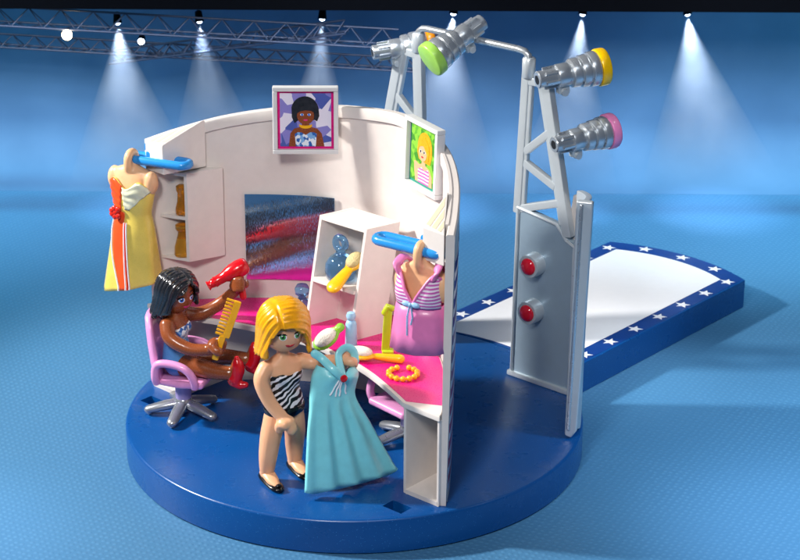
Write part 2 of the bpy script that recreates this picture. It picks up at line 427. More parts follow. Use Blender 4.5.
# star sticker outside the right arm
bm = bmesh.new(); prev = None; rows = []
for i in range(2, 24):
    p, o = inner[i], outn(i)
    rows.append([p + o * (TH + .012 + .17 * z / hts[i].x) + V((0, 0, z)) for z in (.35, 3, 6, hts[i].x - 1.2)])
vs = [[bm.verts.new(q) for q in r] for r in rows]
for a, b in zip(vs, vs[1:]):
    for j in range(3): bm.faces.new((a[j], a[j + 1], b[j + 1], b[j]))
mk('outer_sticker', bm, 'sticker', dw, solid=.01)
# corner shelves with slotted tops at both ends
def corner(A, B, Cc, za, zb, zc, bot, mir):
    pts = [A, B, Cc]
    if mir: pts = [refl(*q) for q in pts]
    bm = bmesh.new(); prism(bm, pts, bot, [za, zb, zc]); mk('corner_bracket', bm, 'white', dw, bevel=.05)
    a, b, c = [V((q[0], q[1], z)) for q, z in zip(pts, (za, zb, zc))]
    nrm = (b - a).cross(c - a).normalized()
    if nrm.z < 0: nrm = -nrm
    bm = bmesh.new()
    for t0, t1 in ((.08, .27), (.36, .55), (.64, .80)):
        q = lambda f, u: b.lerp(c, f).lerp(a, u)
        p = [q(.09, t0), q(.9 - .12 * t0, t0), q(.9 - .16 * t1, t1), q(.09, t1)]
        v1 = [bm.verts.new(q + nrm * .008) for q in p]; v2 = [bm.verts.new(q - nrm * .05) for q in p]
        bm.faces.new(v1); bm.faces.new(v2[::-1])
        for k in range(4): bm.faces.new((v1[k], v1[(k + 1) % 4], v2[(k + 1) % 4], v2[k]))
    mk('slot', bm, 'cream', dw)
def rr(p): return refl(*p)
# right one given in world, left one by reflection
RA, RBp, RC = (3.08, -7.42), (2.38, -6.78), (3.24, -5.2)
corner(RA, RBp, RC, 9.82, 9.85, 10.55, 8.7, False)
corner(RA, RBp, RC, 9.82, 9.85, 10.55, 8.7, True)
# counter
front = [(3.0, -7.62), (1.79, -6.5)] + [tuple(q)[:2] for q in catmull([(1.79, -6.5, 0), (1.05, -4.95, 0), (.2, -3.5, 0), (-1.35, -1.62, 0)], 5)[1:-1]]
front = front + [(-1.35, -1.62)] + [refl(*q) for q in front[::-1]]
wallpts = [(p.x, p.y) for p in inner][2:-2][::-1]
bm = bmesh.new(); prism(bm, front + wallpts, 3.22, 3.43); mk('counter', bm, 'white', dw, bevel=.04)
def inset(pts, c, k): return [(c[0] + (p[0] - c[0]) * k, c[1] + (p[1] - c[1]) * k) for p in pts]
fi = []
for i, q in enumerate(front):
    t = V((front[min(i + 1, len(front) - 1)][0] - front[max(i - 1, 0)][0], front[min(i + 1, len(front) - 1)][1] - front[max(i - 1, 0)][1], 0)).normalized()
    nn = V((t.y, -t.x, 0));
    if nn.dot(D) < 0: nn = -nn
    fi.append((q[0] + nn.x * .13, q[1] + nn.y * .13))
wi = [(p.x - outn(i).x * .06, p.y - outn(i).y * .06) for i, p in enumerate(inner)][4:-4][::-1]
bm = bmesh.new(); prism(bm, fi[1:-1] + wi, 3.431, 3.445); mk('counter_sheet', bm, 'pinktop', dw)
# cabinets below the counter ends
def under(mir):
    f = (lambda q: refl(*q)) if mir else (lambda q: q)
    a, b = f((1.80, -6.46)), f((3.3, -4.75)); c = f((3.0, -7.5)); e = f((3.3, -5.9))
    t = (V((b[0] - a[0], b[1] - a[1], 0))).normalized(); s = V((c[0] - a[0], c[1] - a[1], 0)).normalized() * .11
    bm = bmesh.new()
    prism(bm, [a, b, (b[0] + s.x, b[1] + s.y), (a[0] + s.x, a[1] + s.y)], 0, 3.222); mk('cabinet_side', bm, 'white', dw, bevel=.03)
    bm = bmesh.new(); prism(bm, [(a[0] + s.x, a[1] + s.y), c, e, b], 0.002, .16); mk('cabinet_floor', bm, 'white', dw)
    bm = bmesh.new(); prism(bm, [(a[0] + s.x * 13.5, a[1] + s.y * 13.5), c, (c[0] + t.x * .5, c[1] + t.y * .5), (a[0] + s.x * 13.5 + t.x * .5, a[1] + s.y * 13.5 + t.y * .5)], .0, 3.222); mk('cabinet_stile', bm, 'white', dw, bevel=.03)
under(False); under(True)
# wall cabinet on the left arm
O, U, Vv, W = (-6.19, 1.95, 5.2), (-1.48, .60, 0), (1.26, .74, 0), (0, 0, 3.46)
bm = bmesh.new()
hexa(bm, O, U, Vv, W, (0, .075), (0, 1), (0, 1))
hexa(bm, O, U, Vv, W, (.93, 1), (0, 1), (0, 1))
hexa(bm, O, U, Vv, W, (.07, .935), (.002, 1), (.965, .998))
hexa(bm, O, U, Vv, W, (.07, .935), (.002, 1), (.002, .035))
mk('wall_cabinet', bm, 'white', dw)
bm = bmesh.new(); hexa(bm, O, U, Vv, W, (.07, .935), (.80, .95), (.03, .97)); mk('cabinet_back', bm, 'cream', dw)  # cream tint paints in yellow light bounced off the gown
bm = bmesh.new(); hexa(bm, O, U, Vv, W, (.072, .932), (.02, .81), (.47, .505)); mk('cabinet_shelf', bm, 'white', dw)
# leaning shelf tower on the counter
O, U, Vv, W = (-.1, -1.39, 3.43), (-1.74, 1.5, 0), (1.19, .84, 0), (.57, .69, 4.07)
bm = bmesh.new()
hexa(bm, O, U, Vv, W, (0, .05), (0, 1), (0, 1))
hexa(bm, O, U, Vv, W, (.95, 1), (0, 1), (0, 1))
hexa(bm, O, U, Vv, W, (.045, .955), (.003, 1), (.965, .998))
hexa(bm, O, U, Vv, W, (.045, .955), (.9, .998), (0, .97))
mk('shelf_tower', bm, 'white', dw)
bm = bmesh.new(); hexa(bm, O, U, Vv, W, (.048, .952), (-.06, .91), (.42, .452)); mk('tower_shelf', bm, 'white', dw)
# mirror on the back wall
bm = bmesh.new(); rows = []
def on_wall(x):     # inner wall point with given x on the back arm
    best = min(range(nin // 2, nin), key=lambda i: abs(inner[i].x - x)); return best
idx = [i for i in range(nin // 2, nin) if -4.3 < inner[i].x < -.75]
for i in idx:
    p, o = inner[i], outn(i)
    rows.append([p - o * .05 + V((0, 0, 4.2)), p - o * .05 + V((0, 0, 7.6)), p - o * .01 + V((0, 0, 7.6)), p - o * .01 + V((0, 0, 4.2))])
rings_to(bm, rows); mk('mirror', bm, 'mirror', dw, smooth=30)

# ---------------- blue clothes rails
def rail(att, end, label, z):
    t = thing('clothes_rail', label, 'clothes rail', (att[0], att[1], z), 0, 'blue clothes rails')
    a, b = V((att[0], att[1], z)), V((end[0], end[1], z)); d = (b - a).normalized(); s = V((-d.y, d.x, 0))
    L = (b - a).length; w = .26
    pts = []
    for k in range(9): g = -pi / 2 + pi * k / 8; pts.append(b + d * (w * math.cos(g) - w) + s * w * math.sin(g))
    for k in range(9): g = pi / 2 + pi * k / 8; pts.append(a + d * (w * math.cos(g) + w) + s * w * math.sin(g))
    bm = bmesh.new(); tube(bm, pts, .15, 12, closed=True, up=(0, 0, 1), flat=1.1); mk('rail_loop', bm, 'blue', t)
    return t, a, d, s
t, a, d, s = rail((-6.05, 1.55), (-8.35, 2.5), 'blue loop clothes rail holding the yellow gown at the cabinet', 9.15)
bm = bmesh.new(); box(bm, (-7.28, 2.42, 9.55), (.9, .42, .3), ux=d, uy=s); box(bm, (-7.28, 2.3, 9.2), (.7, .5, .5), ux=d, uy=s); mk('clip', bm, 'blue', t, bevel=.07)
t, a, d, s = rail((3.12, -7.0), (.9, -5.5), 'blue loop clothes rail holding the pink top at the right wall end', 9.0)
bm = bmesh.new(); box(bm, (2.62, -6.72, 9.2), (.62, .26, .62), ux=d, uy=s); box(bm, (2.75, -6.75, 8.95), (.4, .4, .3), ux=d, uy=s); mk('clip', bm, 'blue', t, bevel=.07)

# ---------------- hanging clothes
def loc_loft(secs, mat, name, par, **k):
    bm = bmesh.new(); kw = {x: k.pop(x) for x in list(k) if x in ('th0', 'th1', 'off', 'n', 'cap', 'ripple')}
    loft(bm, secs, **kw); return mk(name, bm, mat, par, local=True, **k)
def hook(par, z0, top, mat):
    bm = bmesh.new()
    pts = [(0, 0, z0 - .15), (0, -.05, z0 + .12), (0, -.2, top - .42), (0, -.27, top - .12), (0, -.2, top + .14), (0, 0, top + .22), (0, .2, top + .12), (0, .24, top - .12)]
    tube(bm, catmull(pts, 3), [.26, .25, .24, .22, .2, .19, .18] + [.16] * 15, 12, round_end=True)
    return bm
g = thing('hanging_gown', 'yellow gown with orange front panel and red flower hanging from the blue rail', 'dress', (-8.2, 2.15, 4.35), R(-26))
bm = hook(g, 4.5, 4.85, 'peach')
for s in (-1, 1): ell(bm, (s * .78, .02, 4.0), .27, .3, .46)
loft(bm, [(0, 0, 3.2, .62, .42), (0, 0, 3.9, .78, .42), (0, 0, 4.2, .84, .36), (0, 0, 4.42, .7, .3), (0, 0, 4.58, .3, .22), (0, 0, 4.7, .2, .18)])
fuse('bust_form', bm, 'peach', g, .05, 3)
gs = [(-.22, 0, -.15, 1.22, .82, .26), (-.14, 0, 1.0, 1.04, .7, .16), (-.05, 0, 2.2, .85, .58, .04), (0, 0, 2.75, .70, .49, 0), (0, 0, 3.2, .80, .54, 0), (0, 0, 3.65, .88, .56, -.05), (0, 0, 3.9, .90, .52, -.05)]
grip_r = lambda a, z: .04 * math.sin(a * 7) * max(0, 1 - z / 2.6)
def gsec(z):
    for p, q in zip(gs, gs[1:]):
        if p[2] <= z <= q[2] + 1e-6:
            t_ = (z - p[2]) / (q[2] - p[2]); return [p[k] * (1 - t_) + q[k] * t_ for k in range(5)] + [(p[5] if len(p) > 5 else 0) * (1 - t_) + (q[5] if len(q) > 5 else 0) * t_]
    return list(gs[-1]) if z > gs[-1][2] else list(gs[0])
def gpt(th, z, off=0.):
    cx, cy, _, rx, ry, tl = gsec(z); q = 1 + grip_r(th, z)
    px, py = math.sin(th) * (rx + off) * q, -math.cos(th) * (ry + off) * q
    up = 0
    if z > 3.2: up = (z - 3.2) / .7 * (.22 * math.exp(-((th - .62) / .35) ** 2) + .22 * math.exp(-((th + .62) / .35) ** 2) - .12 * math.exp(-(th / .25) ** 2) - .15 * smst(1.3, 2.4, abs(th)))
    return V((cx + px, cy + py, z + tl * px + up))
def ggrid(name, mat, zs, t0, t1, off, n=30, solid=.04, full=False, wob=0):
    bm = bmesh.new(); vs = []
    for z in zs:
        a_, b_ = t0(z), t1(z)
        vs.append([bm.verts.new(gpt(a_ + (b_ - a_) * k / n, z, off + wob * math.sin(z * 26 + k * .35))) for k in range(n + (0 if full else 1))])
    m_ = len(vs[0])
    for r1_, r2_ in zip(vs, vs[1:]):
        for k in range(m_ if full else m_ - 1): bm.faces.new((r1_[k], r1_[(k + 1) % m_], r2_[(k + 1) % m_], r2_[k]))
    return mk(name, bm, mat, g, local=True, smooth=60, solid=solid)
def lerp_(a_, b_, t_): return a_ + (b_ - a_) * max(0, min(1, t_))
zr = [-.15 + 4.05 * k / 30 for k in range(31)]
ggrid('gown', 'ydress', zr, lambda z: -pi, lambda z: pi, 0, 72, .08, True)
zp = [-.13 + 3.0 * k / 24 for k in range(25)]
ggrid('front_panel', 'orange', zp, lambda z: lerp_(-.05, -.95, z / 2.6), lambda z: lerp_(.16, -.12, z / 2.6), .025, 16, .03)
ggrid('ruffle', 'orange', [2.75 + 1.15 * k / 16 for k in range(17)], lambda z: -1.5, lambda z: lerp_(-.35, -.16, (z - 2.75) / .9), .035, 16, .05, False, .022)
ggrid('bodice_drape', 'satin', [3.0 + .88 * k / 14 for k in range(15)], lambda z: -.16 + .1 * (3.88 - z), lambda z: lerp_(.1, 1.25, (z - 2.95) / .8), .03, 14, .04, False, .02)
bm = bmesh.new()
for f0, f1 in ((-.07, -.98), (.2, -.08), (.32, .04)):
    tube(bm, [gpt(lerp_(f0, f1, z / 2.6), z, .05) for z in zp[:-3]], .028, 6)
mk('white_piping', bm, 'starw', g, local=True)
bm = bmesh.new()
tube(bm, [gpt(lerp_(.26, -.02, z / 2.6), z, .05) for z in zp[:-3]], .03, 6); mk('red_piping', bm, 'redp', g, local=True)
bm = bmesh.new()
for k in range(7):
    a = k * .9
    ell(bm, (-.42 + .16 * math.cos(a) * (k > 0), -.60 - .02 * k * 0, 2.85 + .16 * math.sin(a) * (k > 0)), .12, .07, .12, u=10, v=6)
mk('flower', bm, 'redp', g, local=True)
bm = bmesh.new(); ell(bm, (-.85, .35, .35), .26, .3, .32, u=14, v=8); mk('train', bm, 'satin', g, local=True)

g = thing('sleeveless_blouse', 'pink babydoll top with striped cups and bow hanging from the blue rail', 'top', (2.36, -6.72, 5.62), R(-30))
bm = hook(g, 2.95, 3.38, 'peach')
loft(bm, [(0, .1, 1.5, .55, .3), (0, .12, 2.2, .78, .3), (0, .12, 2.6, .86, .28), (0, .08, 2.8, .7, .26), (0, .0, 2.95, .34, .22), (0, 0, 3.1, .24, .2)])
ell(bm, (.80, .05, 2.2), .25, .32, .52); ell(bm, (-.78, .05, 2.2), .22, .3, .46)
fuse('bust_form', bm, 'peach', g, .05, 3)
ts = [(0, 0, -.05, 1.08, .76, .06), (0, 0, .6, 1.0, .70), (0, 0, 1.2, .94, .64), (0, 0, 1.62, .86, .58)]
loc_loft(ts, 'pinkdress', 'skirt', g, n=60, cap=False, solid=.07, ripple=lambda a, z: .03 * math.sin(a * 9) * max(0, 1 - z / 1.7))
loc_loft([(0, .02, 1.6, .86, .55), (0, .05, 2.1, .92, .52), (0, .05, 2.7, .9, .48)], 'pinkdress', 'back_panel', g, th0=2.0, th1=4.28, off=.03, n=14, solid=.06)
for s in (-1, 1):
    bm = bmesh.new(); nc = 16; rows = []
    edge = []
    for i in range(nc + 1):
        u = i / nc; th = s * (.02 + 1.25 * u); zt = 1.72 + 1.02 * math.sin(min(1, u * 1.25) * pi / 2) - .25 * max(0, u - .75) * 4 * .6
        row = []
        for j in range(9):
            z = 1.56 + (zt - 1.56) * j / 8
            bul = .13 * math.exp(-((u - .5) / .3) ** 2 - ((z - 2.0) / .32) ** 2)
            rx, ry = .89 + bul - .1 * max(0, z - 2.2), .60 + bul - .2 * max(0, z - 2.2)
            row.append(V((math.sin(th) * rx, -math.cos(th) * ry, z)))
        rows.append(row); edge.append(row[-1])
    vs = [[bm.verts.new(p) for p in r] for r in rows]
    for a_, b_ in zip(vs, vs[1:]):
        for j in range(8): bm.faces.new((a_[j], a_[j + 1], b_[j + 1], b_[j]))
    mk('cup', bm, 'pinkstripe', g, local=True, smooth=60, solid=.06)
    bm = bmesh.new(); tube(bm, edge, .055, 8, round_end=True); mk('trim', bm, 'starw' if False else 'pinkdress', g, local=True)
    bm = bmesh.new()
    tube(bm, catmull([edge[11] - V((0, 0, .12)), (s * .74, -.30, 2.86), (s * .68, -.02, 3.04), (s * .58, .26, 2.9), (s * .5, .46, 2.5)], 4), .16, 12, flat=.5, up=(-s * .3, 0, 1)); mk('strap', bm, 'pinkdress', g, local=True, smooth=60)
bm = bmesh.new()
for s in (-1, 1): ell(bm, (s * .16, -.70, 1.72), .17, .07, .1, u=12, v=8)
ell(bm, (0, -.73, 1.72), .07, .07, .07, u=10, v=6)
for s in (-1, 1): tube(bm, [(s * .03, -.72, 1.66), (s * .1, -.75, 1.3), (s * .07, -.80, .85 + .2 * s)], .05, 6, flat=.5)
mk('bow', bm, 'ltblue', g, local=True)

# ---------------- silver gate with truss and spotlights
gate = thing('spotlight_gate', 'silver stage gate of two trussed panels joined by a bent crossbar', 'stage gate', P(6.5, 0, 0))
def gatepanel(s):
    q = lambda pp, z, al=6.5: P(al, s * pp, z)
    th = .3
    def poly(pts, a0, a1, name, mat, bevel=.03):
        bm = bmesh.new()
        f = [bm.verts.new(q(p, z, a0)) for p, z in pts]; b = [bm.verts.new(q(p, z, a1)) for p, z in pts]
        bm.faces.new(f); bm.faces.new(b[::-1])
        for i in range(len(pts)): bm.faces.new((f[i], f[(i + 1) % len(pts)], b[(i + 1) % len(pts)], b[i]))
        return mk(name, bm, mat, gate, bevel=bevel)
    poly([(2.30, .02), (5.2, .02), (5.2, 6.1), (4.78, 6.25), (4.3, 6.75), (2.42, 7.0)], 6.5, 6.75, 'gate_panel', 'silverp', .05)
    poly([(2.16, .001), (5.3, .001), (5.3, .22), (2.16, .22)], 6.38, 6.72, 'base_lip', 'silver', .05)
    # raised border of the panel
    bm = bmesh.new()
    for a, b in (((2.33, .2), (2.43, 6.95)), ((5.1, .2), (5.1, 6.0)), ((5.1, 6.0), (4.72, 6.18)), ((4.72, 6.18), (4.25, 6.7)), ((2.43, 6.95), (4.25, 6.7))):
        tube(bm, [q(a[0], a[1], 6.49), q(b[0], b[1], 6.49)], .07, 8, round_end=True)
    mk('panel_border', bm, 'silver', gate)
    # truss posts and braces
    def bar(a, b, r, name):
        bm = bmesh.new(); A, B = q(*a, 6.6), q(*b, 6.6); dd = (B - A)
        ux = dd.normalized(); uy = D; uz = ux.cross(uy)
        box(bm, (A + B) / 2, (dd.length, r * 1.7, r * 2), ux, uy, uz); mk(name, bm, 'silver', gate, bevel=.05)
    bar((2.36, 6.7), (2.60, 12.3), .17, 'upright'); bar((2.56, 6.8), (2.80, 12.2), .12, 'upright')
    bar((4.74, 6.3), (3.44, 12.25), .2, 'slanted_post'); bar((4.46, 6.7), (3.24, 12.0), .13, 'slanted_post')
    for a, b in (((2.6, 9.15), (3.75, 10.15)), ((2.6, 8.75), (4.1, 8.1)), ((2.5, 6.9), (4.35, 7.55)), ((2.7, 11.9), (3.45, 11.95))): bar(a, b, .15, 'brace')
    bm = bmesh.new(); lathe(bm, [(.2, 0), (.25, .05), (.25, .72), (.2, .78)], q(2.66, 12.0, 6.6), n=20); mk('collar', bm, 'silver', gate, smooth=50)
    # red lamps on bosses
    for z in (4.92, 3.03):
        bm = bmesh.new(); lathe(bm, [(.46, 0), (.46, .42), (.43, .5), (.36, .5)], q(3.35, z, 6.5), -D, 28); mk('lamp_boss', bm, 'silver', gate)
        bm = bmesh.new(); lathe(bm, [(.33, .42), (.33, .52), (.29, .58), (.2, .63), (.1, .65), (.01, .655)], q(3.35, z, 6.5), -D, 28); mk('red_lamp', bm, 'lred', gate, smooth=60)
    # wing along the disc edge
    bm = bmesh.new(); rings = []
    n_ = 10
    q0 = q(5.2, 0, 6.55); a0 = math.atan2(q0.y, q0.x)
    rad = 8.18
    for i in range(n_ + 1):
        a = a0 - s * .44 * i / n_
        cs, sn = math.cos(a), math.sin(a)
        h = 8.25 + .9 * i / n_
        zb = .02 if i < n_ - 1 else .02 + .16 * (i - n_ + 2)
        rings.append([V((cs * (rad), sn * (rad), zb)), V((cs * (rad + .24), sn * (rad + .24), zb)), V((cs * (rad + .30), sn * (rad + .30), h)), V((cs * (rad + .06), sn * (rad + .06), h))])
    rings_to(bm, rings); mk('side_wing', bm, 'silver', gate, bevel=.04)
    bm = bmesh.new(); a = a0 - s * .445
    er, et = V((math.cos(a), math.sin(a), 0)), V((math.sin(a), -math.cos(a), 0)) * s
    prof_ = [(7.96, .12), (8.2, .03), (8.40, .35), (8.52, 3.5), (8.66, 9.15), (8.06, 9.15)]
    f = [bm.verts.new(er * r_ + V((0, 0, z_)) + et * .16) for r_, z_ in prof_]; b2 = [bm.verts.new(er * r_ + V((0, 0, z_)) - et * .1) for r_, z_ in prof_]
    bm.faces.new(f); bm.faces.new(b2[::-1])
    for i in range(6): bm.faces.new((f[i], f[(i + 1) % 6], b2[(i + 1) % 6], b2[i]))
    mk('wing_edge', bm, 'silver', gate, bevel=.07, seg=3)
    bm = bmesh.new(); tube(bm, [er * 8.10 + et * .17 + V((0, 0, .4)), er * 8.26 + et * .17 + V((0, 0, 9.0))], .07, 8, round_end=True); mk('wing_bead', bm, 'chrome', gate)
    poly([(4.5, 6.2), (5.25, 6.0), (5.3, 8.05), (4.75, 7.9)], 6.76, 6.95, 'top_bracket', 'white', .04)
gatepanel(1); gatepanel(-1)
bm = bmesh.new(); cb = [P(6.6, 2.66, 12.6), P(6.6, 2.62, 12.85), P(6.6, 2.45, 12.97), P(6.6, 2.2, 13.0), P(6.6, -2.2, 13.0), P(6.6, -2.45, 12.97), P(6.6, -2.62, 12.85), P(6.6, -2.66, 12.6)]
tube(bm, cb, .13, 14); mk('crossbar', bm, 'chrome', gate, smooth=60)

def spot(label, lens_mat, tail, lens, k=1.0):
    T, Lp = V(tail), V(lens); ax = (Lp - T).normalized(); L = (Lp - T).length
    t = thing('spotlight', label, 'spotlight', T + ax * L * .3, 0, 'toy spotlights on the gate')
    E0 = T + ax * 0; f = k
    sc = Matrix.Translation(T) @ Matrix.Scale(k, 4) @ Matrix.Translation(-T)
    bm = bmesh.new()
    lathe(bm, [(.17, .0), (.28, .0), (.31, .04), (.31, .72), (.36, .76)], T, ax, 24)
    lathe(bm, [(.30, .68), (.40, .72), (.42, .76), (.42, 1.16), (.40, 1.2), (.40, 1.24), (.50, 1.27), (.52, 1.31), (.53, 1.52), (.51, 1.55), (.47, 1.56), (.47, 1.61), (.55, 1.62), (.57, 1.66), (.58, 1.86), (.56, 1.89), (.52, 1.90), (.52, 1.95), (.60, 1.96), (.62, 2.0), (.63, 2.22), (.61, 2.26), (.56, 2.27), (.56, 2.32)], T, ax, 40)
    bm.transform(sc); mk('lamp_body', bm, 'chrome', t, smooth=30)
    bm = bmesh.new(); lathe(bm, [(.165, -.012), (.15, -.012), (.15, .3)], T, ax, 18); bm.transform(sc); mk('tail_hole', bm, 'hole_shade', t)  # closed black disc paints the darkness of a hollow tail
    x, y, z = frame_from(ax); bm = bmesh.new()
    for kk in range(6):
        g = kk * pi / 3 + .3; rd = x * math.cos(g) + y * math.sin(g)
        box(bm, T + ax * .50 + rd * .33, (.52, .12, .13), ax, ax.cross(rd), rd)
    bm.transform(sc); mk('tail_rib', bm, 'chrome', t, bevel=.02)
    bm = bmesh.new(); lathe(bm, [(.56, 2.27), (.66, 2.28), (.68, 2.32), (.68, 2.56), (.66, 2.61), (.6, 2.63), (.01, 2.64)], T, ax, 36); bm.transform(sc); mk('lens_cap', bm, lens_mat, t, smooth=50)
    bm = bmesh.new(); dn = (V((0, 0, -1)) + ax * .0); dn = (dn - ax * dn.dot(ax)).normalized()
    box(bm, T + ax * .95 + dn * .45, (.42, .3, .4), ax, ax.cross(dn), dn); tube(bm, [T + ax * .95 + dn * .6 - ax.cross(dn) * .25, T + ax * .95 + dn * .6 + ax.cross(dn) * .25], .14, 12); bm.transform(sc); mk('clamp', bm, 'silver', t, bevel=.03)
    return t
spot('silver spotlight with yellow lens cap at the top of the right truss', 'lens_y', (6.57, 2.12, 12.24), (8.9, 2.95, 12.5), 1.03)
spot('silver spotlight with pink lens cap halfway down the right truss', 'lens_p', (7.2, 1.55, 9.98), (9.2, 2.6, 10.15), .98)
spot('silver spotlight with green lens cap facing the viewer above the left truss', 'lens_g', (4.7, 5.2, 13.62), (2.85, 4.1, 12.5), 1.0)
spot('silver spotlight with orange lens cap, its hollow tail pointing left', 'lens_o', (.55, 7.18, 11.85), (2.9, 7.7, 12.15), .93)

# ---------------- picture frames
def picture(label, c, wv, up, w, h, bgm, inner_mat, fn):
    wv, up = V(wv).normalized(), V(up).normalized(); nn = up.cross(wv).normalized()   # nn = away from the viewer?
    nn = wv.cross(up).normalized()           # faces the viewer
    t = thing('picture_frame', label, 'picture frame', c, 0, 'portraits hung on the wall rim')
    c = V(c)
    bm = bmesh.new(); b = .17
    for sx, sy, ww, hh in ((0, 1, w, b), (0, -1, w, b), (1, 0, b, h - 2 * b + .002), (-1, 0, b, h - 2 * b + .002)):
        box(bm, c + wv * sx * (w - b) / 2 + up * sy * (h - b) / 2, (ww, hh, .34), wv, up, nn)
    mk('frame_border', bm, 'frame', t, bevel=.035)
    bm = bmesh.new(); box(bm, c - nn * .08, (w - .2, h - .2, .1), wv, up, nn)
    box(bm, c - nn * .42 + up * (h * .12), (.5, .25, .6), wv, up, nn); mk('back_board', bm, 'frame', t)
    def sheet(name, pts, z, mat, thick=.012):
        bm = bmesh.new(); f = [bm.verts.new(c + wv * x + up * y + nn * z) for x, y in pts]; g_ = [bm.verts.new(c + wv * x + up * y + nn * (z - thick)) for x, y in pts]
        bm.faces.new(f); bm.faces.new(g_[::-1])
        for i in range(len(pts)): bm.faces.new((f[i], f[(i + 1) % len(pts)], g_[(i + 1) % len(pts)], g_[i]))
        return mk(name, bm, mat, t)
    hw, hh = w / 2 - b, h / 2 - b
    sheet('coloured_border', [(-hw, -hh), (hw, -hh), (hw, hh), (-hw, hh)], -.01, inner_mat)
    hw -= .09; hh -= .09
    sheet('portrait_ground', [(-hw, -hh), (hw, -hh), (hw, hh), (-hw, hh)], .002, bgm)
    fn(sheet, hw, hh)
def oval(cx, cy, rx, ry, n=28, a0=0, a1=2 * pi): return [(cx + rx * math.cos(a0 + (a1 - a0) * i / n), cy + ry * math.sin(a0 + (a1 - a0) * i / n)) for i in range(n if a1 - a0 > 6.2 else n + 1)]
def port1(sheet, w, h):
    sheet('portrait_shoulders', [(-.62, -h), (-.56, -.5), (-.42, -.32), (-.14, -.25), (-.13, -.05), (.13, -.05), (.14, -.25), (.42, -.32), (.58, -.5), (.68, -h)], .008, 'skind')
    sheet('portrait_bodice', [(-.36, -h), (-.4, -.52), (-.3, -.46), (-.16, -.46), (0, -.56), (.16, -.46), (.3, -.46), (.4, -.52), (.36, -h)], .014, 'bluepat')
    sheet('portrait_necklace', oval(0, -.2, .24, .12, 16, pi, 2 * pi) + oval(0, -.14, .22, .07, 16, 0, -pi), .018, 'yellow')
    sheet('portrait_hair', oval(-.02, .36, .5, .52)[0:14] + [(-.5, .1), (-.4, -.12), (-.28, -.02), (.32, .0), (.42, -.05), (.5, .15)], .014, 'darkhair')
    sheet('portrait_face', oval(0, .16, .31, .33), .02, 'skind')
    sheet('portrait_fringe', [(-.34, .22), (-.3, .42), (0, .62), (.3, .44), (.34, .26), (.2, .34), (0, .36), (-.2, .32)], .026, 'darkhair')
    for s in (-1, 1):
        sheet('portrait_eye', oval(s * .13, .2, .065, .045, 14), .026, 'eyew'); sheet('portrait_iris', oval(s * .125, .2, .042, .046, 12), .03, 'irisb')
    sheet('portrait_mouth', oval(0, .0, .08, .03, 12), .026, 'lipp')
def port2(sheet, w, h):
    sheet('portrait_shoulders', [(-.5, -h), (-.6, -.55), (-.62, -.3), (-.5, -.28), (-.3, -.35), (-.1, -.28), (-.1, -.1), (.12, -.1), (.14, -.3), (.45, -.4), (.6, -.62), (.62, -h)], .008, 'skinl')
    sheet('portrait_bodice', [(-.3, -h), (-.34, -.52), (-.1, -.42), (.1, -.5), (.34, -.4), (.42, -.6), (.4, -h)], .014, 'pinkstripe')
    sheet('portrait_hair', oval(.08, .32, .48, .56)[0:15] + [(-.42, .1), (-.3, -.14), (.2, -.2), (.46, -.2), (.56, .1)], .014, 'blond')
    sheet('portrait_face', oval(-.04, .14, .28, .32), .02, 'skinl')
    sheet('portrait_fringe', [(-.36, .2), (-.32, .5), (.1, .72), (.4, .4), (.36, -.1), (.2, .2), (.0, .38), (-.2, .34)], .026, 'blond')
    for s in (-1, 1):
        sheet('portrait_eye', oval(s * .12 - .05, .16, .07, .06, 14), .026, 'eyew'); sheet('portrait_iris', oval(s * .12 - .05, .16, .045, .05, 12), .03, 'black')
    sheet('portrait_mouth', oval(-.05, -.03, .08, .03, 12), .026, 'lip')
picture('white framed portrait of a dark-haired woman on the back wall rim', (-1.80, 2.05, 10.72), (1, .02, 0), (.0, .06, 1), 2.38, 2.5, 'backp1', 'pinktop', port1)
picture('white framed portrait of a blond woman on the right wall rim', (2.46, -1.35, 10.45), (.5, -.87, 0), (.03, .02, 1), 2.25, 2.5, 'backp2', plastic('teal_print', '#12907c', .3), port2)

